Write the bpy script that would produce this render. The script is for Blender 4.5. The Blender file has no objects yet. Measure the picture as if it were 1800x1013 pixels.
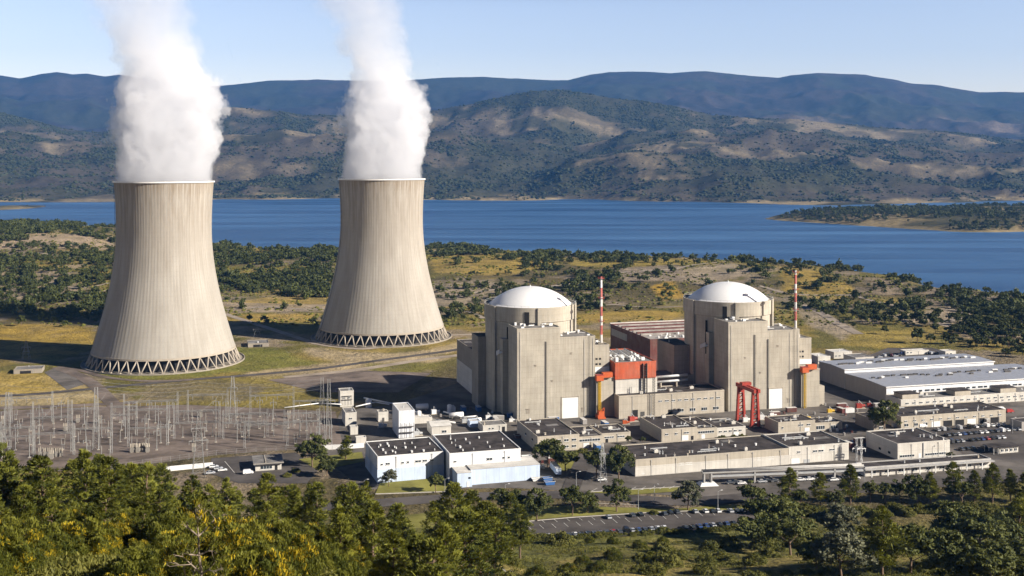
import bpy, bmesh, math, random
import numpy as np
from mathutils import Vector, Matrix

random.seed(7)
rng = np.random.default_rng(7)
SC = bpy.context.scene
COL = SC.collection
PI = math.pi
R_ = math.radians

# ------------------------------------------------------------------ camera geometry
FOC, YH, CAMZ = 2000.0, 282.0, 146.0        # focal length in photo pixels (1800 wide), horizon row, eye height (m)
TH = R_(15.5)                                # heading of the plant's building grid
SUN_EL = R_(26.5)
SUN_TO = Vector((0.933, -0.360))             # horizontal direction towards the sun

def gp(px, py, z=0.0):
    """where the view ray through a photo pixel meets the level z"""
    Y = FOC * (CAMZ - z) / (py - YH)
    return ((px - 900.0) / FOC * Y, Y)

def zat(py, Y):
    return CAMZ - (py - YH) / FOC * Y

def along(X0, Y0, px, th=TH):
    """length along the building front so that it ends in column px"""
    k = (px - 900.0) / FOC
    return (k * Y0 - X0) / (math.cos(th) - k * math.sin(th))

# ------------------------------------------------------------------ object helpers
def tag(o, label=None, cat=None, group=None, kind=None):
    if label: o['label'] = label
    if cat: o['category'] = cat
    if group: o['group'] = group
    if kind: o['kind'] = kind
    return o

def thing(name, label, cat, loc=(0, 0, 0), rz=0.0, group=None):
    o = bpy.data.objects.new(name, None)
    o.empty_display_size = 0.5
    COL.objects.link(o)
    o.location = loc
    o.rotation_euler = (0, 0, rz)
    return tag(o, label, cat, group)

def link(name, me, parent=None, loc=None, rz=None):
    o = bpy.data.objects.new(name, me)
    COL.objects.link(o)
    if parent is not None:
        o.parent = parent
        KIDS.setdefault(parent.name, []).append(o)
    if loc is not None: o.location = loc
    if rz is not None: o.rotation_euler = (0, 0, rz)
    return o

KIDS = {}
def kids(o):
    return list(KIDS.get(o.name, ()))

def copy_tree(o, loc=None, rz=None, scale=None, parent=None):
    c = o.copy()
    COL.objects.link(c)
    if parent is not None:
        c.parent = parent
        KIDS.setdefault(parent.name, []).append(c)
    if loc is not None: c.location = loc
    if rz is not None: c.rotation_euler = (0, 0, rz)
    if scale is not None: c.scale = scale
    for ch in kids(o):
        copy_tree(ch, parent=c)
    return c

class MB:
    """collects simple solids into one mesh"""
    def __init__(self):
        self.v, self.f, self.m, self.s = [], [], [], []
    def add(self, vs, fs, m=0, smooth=False):
        b = len(self.v)
        self.v.extend([tuple(p) for p in vs])
        for f in fs:
            self.f.append([i + b for i in f]); self.m.append(m); self.s.append(smooth)
        return self
    def box(self, x0, x1, y0, y1, z0, z1, m=0):
        vs = [(x0, y0, z0), (x1, y0, z0), (x1, y1, z0), (x0, y1, z0), (x0, y0, z1), (x1, y0, z1), (x1, y1, z1), (x0, y1, z1)]
        fs = [(0, 3, 2, 1), (4, 5, 6, 7), (0, 1, 5, 4), (1, 2, 6, 5), (2, 3, 7, 6), (3, 0, 4, 7)]
        return self.add(vs, fs, m)
    def bar(self, p, q, r, n=4, m=0, r2=None, smooth=False, caps=True):
        p, q = Vector(p), Vector(q)
        d = (q - p)
        if d.length < 1e-6: return self
        d.normalize()
        a = d.orthogonal().normalized(); b = d.cross(a)
        r2 = r if r2 is None else r2
        vs = []
        for c, rr in ((p, r), (q, r2)):
            for i in range(n):
                t = 2 * PI * (i + .5) / n
                vs.append(c + (a * math.cos(t) + b * math.sin(t)) * rr)
        fs = [(i, (i + 1) % n, n + (i + 1) % n, n + i) for i in range(n)]
        if caps:
            fs += [tuple(range(n - 1, -1, -1)), tuple(range(n, 2 * n))]
        return self.add(vs, fs, m, smooth)
    def path(self, pts, r, n=6, m=0):
        for i in range(len(pts) - 1): self.bar(pts[i], pts[i + 1], r, n, m, smooth=True)
        return self
    def lathe(self, prof, n=48, m=0, a0=0.0, a1=2 * PI, smooth=True, c=(0, 0)):
        full = abs(a1 - a0 - 2 * PI) < 1e-6
        k = n if full else n + 1
        vs, fs = [], []
        for (r, z) in prof:
            for i in range(k):
                t = a0 + (a1 - a0) * i / n
                vs.append((c[0] + r * math.cos(t), c[1] + r * math.sin(t), z))
        for j in range(len(prof) - 1):
            for i in range(n):
                i2 = (i + 1) % k
                fs.append((j * k + i, j * k + i2, (j + 1) * k + i2, (j + 1) * k + i))
        return self.add(vs, fs, m, smooth)
    def mesh(self, name, mats):
        me = bpy.data.meshes.new(name)
        me.from_pydata(self.v, [], self.f)
        for mt in (mats if isinstance(mats, (list, tuple)) else [mats]): me.materials.append(mt)
        me.polygons.foreach_set('material_index', self.m)
        me.polygons.foreach_set('use_smooth', self.s)
        me.update()
        return me
    def build(self, name, mats, parent=None, loc=None, rz=None):
        return link(name, self.mesh(name, mats), parent, loc, rz)

def np_mesh(name, V, Fq, mats, midx=None, tint=None, smooth=False):
    """fast mesh from numpy arrays; Fq is (N,k)"""
    me = bpy.data.meshes.new(name)
    n, k = Fq.shape
    me.vertices.add(len(V)); me.vertices.foreach_set('co', np.ascontiguousarray(V, dtype=np.float32).ravel())
    me.loops.add(n * k); me.loops.foreach_set('vertex_index', np.ascontiguousarray(Fq, dtype=np.int32).ravel())
    me.polygons.add(n)
    me.polygons.foreach_set('loop_start', np.arange(0, n * k, k, dtype=np.int32))
    me.polygons.foreach_set('loop_total', np.full(n, k, dtype=np.int32))
    for mt in (mats if isinstance(mats, (list, tuple)) else [mats]): me.materials.append(mt)
    if midx is not None: me.polygons.foreach_set('material_index', np.asarray(midx, dtype=np.int32))
    me.polygons.foreach_set('use_smooth', np.full(n, smooth, dtype=bool))
    me.update(calc_edges=True)
    if tint is not None:
        a = me.attributes.new('tint', 'FLOAT', 'FACE')
        a.data.foreach_set('value', np.asarray(tint, dtype=np.float32))
    return me

# ------------------------------------------------------------------ noise
def _hash(ix, iy, seed):
    h = (ix.astype(np.int64) * 374761393 + iy.astype(np.int64) * 668265263 + seed * 1274126177) & 0xFFFFFFFF
    h = ((h ^ (h >> 13)) * 1274126177) & 0xFFFFFFFF
    h = (h ^ (h >> 16)) & 0xFFFFFFFF
    return h / 4294967295.0

def vnoise(x, y, seed=0):
    x = np.asarray(x, float); y = np.asarray(y, float)
    ix, iy = np.floor(x), np.floor(y)
    fx, fy = x - ix, y - iy
    fx = fx * fx * fx * (fx * (fx * 6 - 15) + 10); fy = fy * fy * fy * (fy * (fy * 6 - 15) + 10)
    a, b = _hash(ix, iy, seed), _hash(ix + 1, iy, seed)
    c, d = _hash(ix, iy + 1, seed), _hash(ix + 1, iy + 1, seed)
    return (a * (1 - fx) + b * fx) * (1 - fy) + (c * (1 - fx) + d * fx) * fy

def fbm(x, y, wl, oct=4, seed=0, ridged=False, gain=.5):
    s, amp, tot = 0, 1.0, 0.0
    for o in range(oct):
        # rotate each octave so that the lattice does not show
        t = .6 + o * 1.1
        xr = (x * math.cos(t) - y * math.sin(t)) / wl; yr = (x * math.sin(t) + y * math.cos(t)) / wl
        n = vnoise(xr + 17.3 * o, yr - 9.1 * o, seed + o)
        if ridged: n = 1 - abs(2 * n - 1)
        s = s + n * amp; tot += amp; amp *= gain; wl *= .5
    return s / tot

def sstep(a, b, x):
    t = np.clip((np.asarray(x, float) - a) / (b - a), 0, 1)
    return t * t * (3 - 2 * t)

def interp(pts, x):
    return np.interp(x, [p[0] for p in pts], [p[1] for p in pts])

# ------------------------------------------------------------------ terrain
SHORE = [(-900, 2350), (0, 2250), (200, 2150), (380, 1990), (560, 1950), (800, 1985), (1000, 1900), (1200, 1790), (1300, 1711), (1500, 1540), (1650, 1400), (1800, 1320), (2200, 1200), (2700, 1200)]
FARSH = [(-900, 4000), (0, 4080), (200, 4200), (400, 4480), (600, 4520), (740, 4400), (860, 4330), (1050, 4420), (1250, 4160), (1330, 4000), (1450, 3850), (1600, 4000), (1800, 4300), (2700, 4600)]
PEN_N = [(1330, 2995), (1450, 2760), (1600, 2520), (1700, 2440), (1800, 2450), (2700, 2500)]
PEN_F = [(1330, 3000), (1450, 3250), (1600, 3480), (1800, 3560), (2700, 3600)]
CR_A = [(-900, 190), (0, 200), (110, 226), (170, 232), (250, 222), (330, 198), (400, 190), (480, 196), (600, 206), (740, 196), (850, 177), (930, 163), (985, 157), (1066, 169), (1158, 182), (1250, 203), (1408, 213), (1607, 230), (1800, 244), (2700, 240)]
CR_A2 = [(-900, 245), (0, 238), (120, 250), (250, 262), (400, 236), (500, 228), (620, 246), (740, 234), (800, 238), (900, 258), (980, 262), (1100, 236), (1200, 228), (1320, 236), (1450, 240), (1600, 262), (1700, 272), (1800, 268), (2700, 262)]
CR_A3 = [(-900, 306), (0, 306), (100, 308), (200, 318), (300, 326), (420, 322), (560, 300), (700, 318), (800, 322), (930, 312), (1000, 290), (1120, 276), (1250, 286), (1380, 300), (1500, 320), (1650, 336), (1800, 322), (2700, 315)]
CR_B = [(-900, 150), (-300, 140), (0, 132), (35, 137), (60, 132), (100, 126), (128, 131), (152, 129), (185, 134), (210, 131), (300, 144), (380, 150), (480, 143), (560, 139), (640, 141), (700, 141), (760, 138), (850, 135), (900, 138), (1000, 142), (1040, 132), (1070, 127), (1110, 125), (1180, 127), (1240, 124), (1300, 130), (1370, 137), (1410, 131), (1440, 127), (1520, 132), (1600, 147), (1640, 148), (1680, 155), (1720, 162), (1800, 163), (2700, 150)]
WATER_Z = -8.0

def smax(a, b, k):
    return .5 * (a + b + np.sqrt((a - b) ** 2 + k * k))

def layer(Y, px, crest, Yc, Yf, back, base, wob):
    zc = CAMZ + (YH - interp(crest, px)) / FOC * Yc
    t = (Y - Yf - wob) / (Yc - Yf)
    up = np.clip(t, 0, 1); up = up ** 1.25
    dn = np.clip((Y - Yc) / back, 0, 1)
    s = up * (1 - sstep(0, 1, dn) * .75)
    return base + (zc - base) * s, np.clip(t, 0, 1.0)

def terrain(X, Y):
    X = np.asarray(X, float); Y = np.asarray(Y, float)
    Ys = np.maximum(Y, 20.0)
    px = 900 + FOC * X / Ys
    px = np.clip(px, -900, 2700)
    # near hill on which the photographer stands
    hl = 143 - .315 * Y - 14 * sstep(105, 40, Y)
    hr = 101 - .230 * Y
    w = sstep(-.17, .04, X / (Ys + 30))
    near = hl * (1 - w) + hr * w
    near = near + (fbm(X, Y, 38, 3, 3) - .5) * 5 * sstep(460, 380, Y)
    z = smax(near, 0 * Y, 2.0) - .6
    z = z * sstep(520, 470, Y)
    # open country behind the plant
    nat = sstep(1010, 1200, Y)
    und = (fbm(X, Y, 230, 4, 11) - .5) * 16 * nat * sstep(-.2, .25, sstep(1000, 1500, Y))
    hillL = 36 * np.exp(-(((X + 830) / 330) ** 2 + ((Y - 1850) / 330) ** 2))
    hillR = 4 * np.exp(-(((X - 640) / 210) ** 2 + ((Y - 1230) / 250) ** 2))
    rise = 9 * np.exp(-(((X - 190) / 260) ** 2 + ((Y - 1500) / 160) ** 2))
    rise2 = 8 * np.exp(-(((X + 150) / 200) ** 2 + ((Y - 1650) / 150) ** 2))
    z = z + und + hillL + hillR + rise + rise2
    wob = (fbm(X, Y, 260, 4, 21) - .5)
    dsh = interp(SHORE, px) + wob * 210 - Y           # > 0 on land
    k = sstep(-25, 150, dsh)
    z = np.where(Y > 1000, np.maximum(z, -2.5), z)
    z = np.where(Y > 1000, (z + 5.5) * k - 14 * (1 - k) - 5.5 * k * 0.0, z)
    z = np.where(Y > 1000, z - 5.5 * sstep(0, 1, k) , z)
    # peninsula
    pn, pf = interp(PEN_N, px), interp(PEN_F, px)
    d = np.minimum(Y - pn, pf - Y) + wob * 120
    pk = np.clip(d / 260, 0, 1) * sstep(1325, 1370, px)
    z = np.where((Y > 2100) & (d > -20) & (px > 1300), np.maximum(z, -10 + 22 * sstep(0, 1, pk) ** .6 + (pk > 0) * wob * 8 * pk), z)
    di = np.hypot((X + 1640), (Y - 3690) * .5)
    z = np.where(di < 160, np.maximum(z, -12 + 12 * np.clip(1 - di / 150, 0, 1)), z)
    # far side
    fs = interp(FARSH, px) + wob * 260
    far = Y > 3500
    n1 = fbm(X, Y, 1500, 5, 31, True); n2 = fbm(X, Y, 640, 5, 41, True); n3 = fbm(X, Y, 170, 3, 51); n4 = fbm(X, Y, 300, 3, 57, True) - .6
    a3, t3 = layer(Y, px, CR_A3, 4980, fs, 900, -9, 0)
    a2, t2 = layer(Y, px, CR_A2, 5900, fs + 250, 900, -9, 0)
    a1, t1 = layer(Y, px, CR_A, 7300, fs + 1000, 1300, -9, 0)
    b1, tb = layer(Y, px, CR_B, 13200, fs * 0 + 7600, 2500, -9, 0)
    rel = (n2 - .58)
    a3 = a3 + rel * 95 * np.clip(t3 * 2, 0, 1) + (n3 - .5) * 16 * np.clip(t3 * 4, 0, 1) + n4 * 34 * np.clip(t3 * 3, 0, 1)
    a2 = a2 + rel * 170 * np.clip(t2 * 2, 0, 1) * (1 - .6 * t2) + (n3 - .5) * 14 * np.clip(t2 * 4, 0, 1) + n4 * 52 * np.clip(t2 * 3, 0, 1)
    a1 = a1 + rel * 200 * np.clip(t1 * 2, 0, 1) * (1 - .85 * t1 ** 3) + (n3 - .5) * 10 * np.clip(t1 * 4, 0, 1) + n4 * 60 * np.clip(t1 * 3, 0, 1) * (1 - .7 * t1 ** 3)
    b1 = b1 + (n1 - .58) * 430 * np.clip(tb * 1.6, 0, 1) * (1 - .94 * tb ** 3) + (n2 - .55) * 150 * np.clip(tb * 2, 0, 1) * (1 - .85 * tb ** 4)
    hz = np.maximum(np.maximum(a3, a2), np.maximum(a1, b1))
    kk = sstep(-30, 60, Y - fs)
    hz = -16 * (1 - kk) + np.maximum(hz, -6) * kk
    z = np.where(far & (Y > fs - 60), np.maximum(z, hz), z)
    return z

def tz(x, y):
    return float(terrain(np.array([x]), np.array([y]))[0])

PLUMES, HAZE, SKY, SUN, EXPO = True, 2.8e-5, .05, 5.0, 0.95
HAZEC = (.14, .43, 1.0)
SKYA, SKYB, SKYC, SKYD = (2.5, 2.0, 1.85), (2.2, 1.8, 1.8), (.24, .28, .48), (.07, .09, .19)

# ------------------------------------------------------------------ materials
def nmat(name):
    m = bpy.data.materials.new(name)
    m.use_nodes = True
    nt = m.node_tree
    b = nt.nodes['Principled BSDF']
    return m, nt, b

def N(nt, typ, **kw):
    n = nt.nodes.new(typ)
    for k, v in kw.items():
        if k in ('operation', 'blend_type', 'data_type', 'noise_dimensions', 'attribute_name', 'interpolation_type', 'attribute_type', 'vector_type', 'distribution', 'feature'):
            setattr(n, k, v)
        else:
            n.inputs[k].default_value = v
    return n

def L(nt, a, b):
    nt.links.new(a, b)

def math_(nt, op, a, b=None, c=None, clamp=False):
    n = nt.nodes.new('ShaderNodeMath'); n.operation = op; n.use_clamp = clamp
    for i, v in enumerate((a, b, c)):
        if v is None: continue
        if isinstance(v, (int, float)): n.inputs[i].default_value = v
        else: L(nt, v, n.inputs[i])
    return n.outputs[0]

def mix_(nt, fac, a, b, blend='MIX'):
    n = nt.nodes.new('ShaderNodeMix'); n.data_type = 'RGBA'; n.blend_type = blend
    for sock, v in ((n.inputs[0], fac), (n.inputs[6], a), (n.inputs[7], b)):
        if isinstance(v, (int, float)): sock.default_value = v
        elif isinstance(v, tuple): sock.default_value = (*v, 1) if len(v) == 3 else v
        else: L(nt, v, sock)
    return n.outputs[2]

def pos_(nt, scale=(1, 1, 1)):
    g = nt.nodes.new('ShaderNodeNewGeometry')
    mp = nt.nodes.new('ShaderNodeMapping'); mp.inputs['Scale'].default_value = scale
    L(nt, g.outputs['Position'], mp.inputs['Vector'])
    return mp.outputs['Vector']

def noise_(nt, vec, scale, detail=4, rough=.55, lo=.3, hi=.7):
    n = N(nt, 'ShaderNodeTexNoise', Scale=scale, Detail=detail, Roughness=rough)
    L(nt, vec, n.inputs['Vector'])
    r = nt.nodes.new('ShaderNodeMapRange'); r.inputs['From Min'].default_value = lo; r.inputs['From Max'].default_value = hi
    L(nt, n.outputs['Fac'], r.inputs['Value'])
    return r.outputs['Result']

def bump_(nt, b, h, strength=.3, dist=.1):
    n = nt.nodes.new('ShaderNodeBump'); n.inputs['Strength'].default_value = strength; n.inputs['Distance'].default_value = dist
    L(nt, h, n.inputs['Height']); L(nt, n.outputs['Normal'], b.inputs['Normal'])

def plain(name, col, rough=.7, metal=0, var=.25, scale=.6, spec=.3):
    """one colour with blotchy wear"""
    m, nt, b = nmat(name)
    p = pos_(nt)
    f = noise_(nt, p, scale, 5, .6)
    f2 = noise_(nt, p, scale * 9, 3, .6)
    ff = math_(nt, 'ADD', math_(nt, 'MULTIPLY', f, .65), math_(nt, 'MULTIPLY', f2, .35))
    c = mix_(nt, ff, tuple(x * (1 - var) for x in col), tuple(min(1, x * (1 + var * .6)) for x in col))
    L(nt, c, b.inputs['Base Color'])
    b.inputs['Roughness'].default_value = rough; b.inputs['Metallic'].default_value = metal
    b.inputs['Specular IOR Level'].default_value = spec
    return m

def concrete(name, col, streak=.45, panel=3.0, dark=.5, rough=.85):
    """board-marked concrete: rain streaks, lift joints, blotches"""
    m, nt, b = nmat(name)
    p = pos_(nt)
    st = noise_(nt, pos_(nt, (1.1, 1.1, .06)), 1.0, 5, .65, .35, .75)
    bl = noise_(nt, p, .11, 5, .6, .3, .7)
    fine = noise_(nt, p, 1.7, 4, .6, .3, .7)
    sx = nt.nodes.new('ShaderNodeSeparateXYZ'); L(nt, p, sx.inputs[0])
    fr = math_(nt, 'FRACT', math_(nt, 'DIVIDE', sx.outputs[2], panel))
    jz = math_(nt, 'LESS_THAN', fr, .07)
    u = math_(nt, 'ADD', math_(nt, 'MULTIPLY', sx.outputs[0], math.cos(TH)), math_(nt, 'MULTIPLY', sx.outputs[1], math.sin(TH)))
    ju = math_(nt, 'LESS_THAN', math_(nt, 'FRACT', math_(nt, 'DIVIDE', u, panel * 1.35)), .05)
    j = math_(nt, 'MULTIPLY', math_(nt, 'MAXIMUM', jz, ju), .30)
    c1 = mix_(nt, bl, tuple(x * .8 for x in col), tuple(min(1, x * 1.13) for x in col))
    c2 = mix_(nt, math_(nt, 'MULTIPLY', st, streak * 1.25, clamp=True), c1, tuple(x * dark for x in (col[0], col[1] * .97, col[2] * .9)))
    c3 = mix_(nt, math_(nt, 'MULTIPLY', fine, .22), c2, tuple(x * .66 for x in col))
    c4 = mix_(nt, j, c3, tuple(x * .5 for x in col))
    L(nt, c4, b.inputs['Base Color'])
    b.inputs['Roughness'].default_value = rough; b.inputs['Specular IOR Level'].default_value = .2
    return m

def cladding(name, col, pitch=1.2, rough=.5, var=.12, horiz=False):
    """sheet cladding with narrow vertical joints and weathering"""
    m, nt, b = nmat(name)
    p = pos_(nt)
    sx = nt.nodes.new('ShaderNodeSeparateXYZ'); L(nt, p, sx.inputs[0])
    u = math_(nt, 'ADD', math_(nt, 'MULTIPLY', sx.outputs[0], math.cos(TH)), math_(nt, 'MULTIPLY', sx.outputs[1], math.sin(TH)))
    if horiz: u = sx.outputs[2]
    w = math_(nt, 'LESS_THAN', math_(nt, 'FRACT', math_(nt, 'DIVIDE', u, pitch)), .09)
    big = math_(nt, 'LESS_THAN', math_(nt, 'FRACT', math_(nt, 'DIVIDE', u, pitch * 5)), .035)
    st = noise_(nt, pos_(nt, (.5, .5, .12)), 1.0, 5, .6)
    bl = noise_(nt, p, .2, 4, .6)
    c = mix_(nt, st, tuple(x * (1 - var * 1.4) for x in col), tuple(min(1, x * (1 + var * .4)) for x in col))
    c = mix_(nt, math_(nt, 'MULTIPLY', bl, var * 1.5), c, (.30, .27, .22))
    c = mix_(nt, math_(nt, 'ADD', math_(nt, 'MULTIPLY', w, .14), math_(nt, 'MULTIPLY', big, .3), clamp=True), c, tuple(x * .45 for x in col))
    L(nt, c, b.inputs['Base Color'])
    b.inputs['Roughness'].default_value = rough; b.inputs['Specular IOR Level'].default_value = .3
    return m

def roofing(name, col, patch=.4):
    m, nt, b = nmat(name)
    p = pos_(nt)
    a = noise_(nt, p, .16, 5, .65, .35, .65)
    c_ = noise_(nt, p, 2.2, 4, .7, .3, .7)
    sx = nt.nodes.new('ShaderNodeSeparateXYZ'); L(nt, p, sx.inputs[0])
    v = math_(nt, 'ADD', math_(nt, 'MULTIPLY', sx.outputs[0], -math.sin(TH)), math_(nt, 'MULTIPLY', sx.outputs[1], math.cos(TH)))
    jn = math_(nt, 'LESS_THAN', math_(nt, 'FRACT', math_(nt, 'DIVIDE', v, 3.1)), .06)
    c = mix_(nt, a, tuple(x * (1 - patch) for x in col), tuple(x * (1 + patch) for x in col))
    c = mix_(nt, math_(nt, 'MULTIPLY', c_, .35), c, tuple(x * .6 for x in col))
    c = mix_(nt, math_(nt, 'MULTIPLY', jn, .3), c, tuple(x * 1.7 for x in col))
    L(nt, c, b.inputs['Base Color'])
    b.inputs['Roughness'].default_value = .9; b.inputs['Specular IOR Level'].default_value = .15
    return m

def pave(name, col, patch=.3, crack=(.5, .5, .5), scale=.05, rough=.9):
    m, nt, b = nmat(name)
    p = pos_(nt)
    a = noise_(nt, p, scale, 6, .62, .36, .64)
    f = noise_(nt, p, scale * 18, 4, .7, .3, .7)
    st = noise_(nt, pos_(nt, (.05, .35, 1)), 1.0, 4, .6, .4, .7)
    c = mix_(nt, a, tuple(x * (1 - patch) for x in col), tuple(x * (1 + patch) for x in col))
    c = mix_(nt, math_(nt, 'MULTIPLY', f, .3), c, tuple(x * .62 for x in col))
    c = mix_(nt, math_(nt, 'MULTIPLY', st, .22), c, tuple(x * 1.55 for x in col))
    L(nt, c, b.inputs['Base Color'])
    b.inputs['Roughness'].default_value = rough; b.inputs['Specular IOR Level'].default_value = .15
    return m

def leafmat(name, col, col2, trans=.22, var=.5):
    """leaves: the colour differs from clump to clump and from plant to plant"""
    m, nt, b = nmat(name)
    at = nt.nodes.new('ShaderNodeAttribute'); at.attribute_name = 'tint'
    oi = nt.nodes.new('ShaderNodeObjectInfo')
    f = math_(nt, 'ADD', math_(nt, 'MULTIPLY', at.outputs['Fac'], .75), math_(nt, 'MULTIPLY', oi.outputs['Random'], .35), clamp=True)
    c = mix_(nt, f, col, col2)
    L(nt, c, b.inputs['Base Color'])
    b.inputs['Roughness'].default_value = .65; b.inputs['Specular IOR Level'].default_value = .2
    tr = nt.nodes.new('ShaderNodeBsdfTranslucent'); L(nt, c, tr.inputs['Color'])
    ms = nt.nodes.new('ShaderNodeMixShader'); ms.inputs[0].default_value = trans
    L(nt, b.outputs[0], ms.inputs[1]); L(nt, tr.outputs[0], ms.inputs[2])
    L(nt, ms.outputs[0], nt.nodes['Material Output'].inputs['Surface'])
    return m

M = {}
CONC = (.47, .432, .36)
M['conc'] = concrete('weathered_concrete', CONC)
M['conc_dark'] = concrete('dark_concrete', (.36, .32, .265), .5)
M['conc_low'] = concrete('low_building_concrete', (.50, .45, .37), .35, 4.0, .55)
M['conc_white'] = concrete('painted_concrete', (.66, .63, .57), .3, 4.0, .6)
M['white'] = plain('white_paint', (.78, .78, .76), .45, 0, .12, .3)
M['dome'] = plain('white_dome_paint', (.80, .80, .79), .4, 0, .05, .08)
M['gallery'] = plain('gallery_paint', (.44, .43, .41), .5, 0, .25, .4)
M['white_clad'] = cladding('white_cladding', (.80, .82, .85))
M['blue_clad'] = cladding('pale_blue_cladding', (.60, .72, .90))
M['steel_roof'] = cladding('pale_steel_roof', (.33, .35, .40), 2.0, .5, .12)
M['grey_clad'] = cladding('grey_cladding', (.36, .34, .32), 2.5)
M['roof'] = roofing('dark_roof_felt', (.062, .054, .052), .55)
M['roof_grey'] = roofing('grey_roof_felt', (.21, .20, .19))
M['roof_mid'] = roofing('worn_pale_roof', (.36, .33, .30), .35)
M['roof_pale'] = roofing('pale_roof_sheet', (.60, .58, .54), .2)
M['orange'] = cladding('orange_red_cladding', (.52, .095, .036), 1.4, .5, .18)
M['red_clad'] = cladding('dark_red_cladding', (.125, .020, .018), 1.6, .55, .2)
M['red'] = plain('red_paint', (.36, .052, .036), .5, 0, .25, .5)
M['orange_paint'] = plain('orange_paint', (.52, .11, .035), .5, 0, .15, .5)
M['yellow'] = plain('yellow_paint', (.66, .43, .05), .5, 0, .2, .5)
M['steel'] = plain('galvanised_steel', (.50, .51, .51), .5, .25, .2, .5)
M['insul'] = plain('grey_porcelain', (.27, .25, .22), .5, 0, .25, .5)
M['lattice'] = plain('weathered_lattice_steel', (.28, .28, .27), .6, .1, .3, .5)
M['dark_steel'] = plain('dark_steel', (.10, .095, .09), .6, .3, .3, .5)
M['glass'] = plain('dark_window_glass', (.035, .045, .055), .12, 0, .2, .5, .6)
M['dark'] = plain('dark_recess', (.022, .021, .022), .9, 0, .3, .5)
M['asphalt'] = pave('asphalt', (.090, .080, .074), .42)
M['yard'] = pave('plant_yard', (.125, .112, .100), .6, scale=.045)
M['gravel'] = pave('yard_gravel', (.165, .132, .110), .5, scale=.06)
M['track'] = pave('dirt_track', (.33, .275, .215), .25, scale=.06)
M['marking'] = plain('road_marking', (.55, .54, .50), .8, 0, .35, .6)
M['kerb'] = plain('kerb_concrete', (.50, .47, .42), .8, 0, .25, .4)
M['lawn'] = pave('dry_lawn', (.190, .180, .045), .45, scale=.06)
M['trunk'] = plain('pine_bark', (.16, .11, .075), .9, 0, .4, 1.5)
M['trunk_pale'] = plain('pale_bark', (.24, .195, .15), .9, 0, .35, 2.0)
M['pine'] = leafmat('pine_needles', (.018, .030, .006), (.230, .235, .032))
M['leaf'] = leafmat('oak_leaves', (.034, .046, .013), (.130, .140, .036))
M['leaf_grey'] = leafmat('olive_grey_leaves', (.070, .078, .045), (.175, .178, .105))
M['broom'] = leafmat('broom_sprays', (.055, .070, .010), (.180, .180, .024))
M['yflower'] = leafmat('yellow_flowers', (.30, .225, .012), (.52, .38, .02), .25)
M['shrub'] = leafmat('shrub_leaves', (.055, .065, .012), (.185, .175, .036))
M['wood_mid'] = leafmat('wood_leaves', (.022, .031, .009), (.088, .100, .028), .15)
M['wood_far'] = leafmat('distant_tree_leaves', (.014, .020, .009), (.050, .056, .022), .1)
M['blossom'] = leafmat('pale_shrub_leaves', (.20, .19, .17), (.40, .38, .34), .2)

def white_red(name, h, bands, z0=0):
    m, nt, b = nmat(name)
    tc = nt.nodes.new('ShaderNodeTexCoord')
    sx = nt.nodes.new('ShaderNodeSeparateXYZ'); L(nt, tc.outputs['Object'], sx.inputs[0])
    f = math_(nt, 'LESS_THAN', math_(nt, 'FRACT', math_(nt, 'DIVIDE', sx.outputs[2], 2 * h / bands)), .5)
    n = noise_(nt, tc.outputs['Object'], .8, 4)
    w = mix_(nt, n, (.62, .60, .57), (.8, .79, .77)); r = mix_(nt, n, (.36, .045, .03), (.56, .08, .05))
    L(nt, mix_(nt, f, r, w), b.inputs['Base Color']); b.inputs['Roughness'].default_value = .55
    return m
M['banded'] = white_red('red_white_bands', 38, 7)

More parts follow.
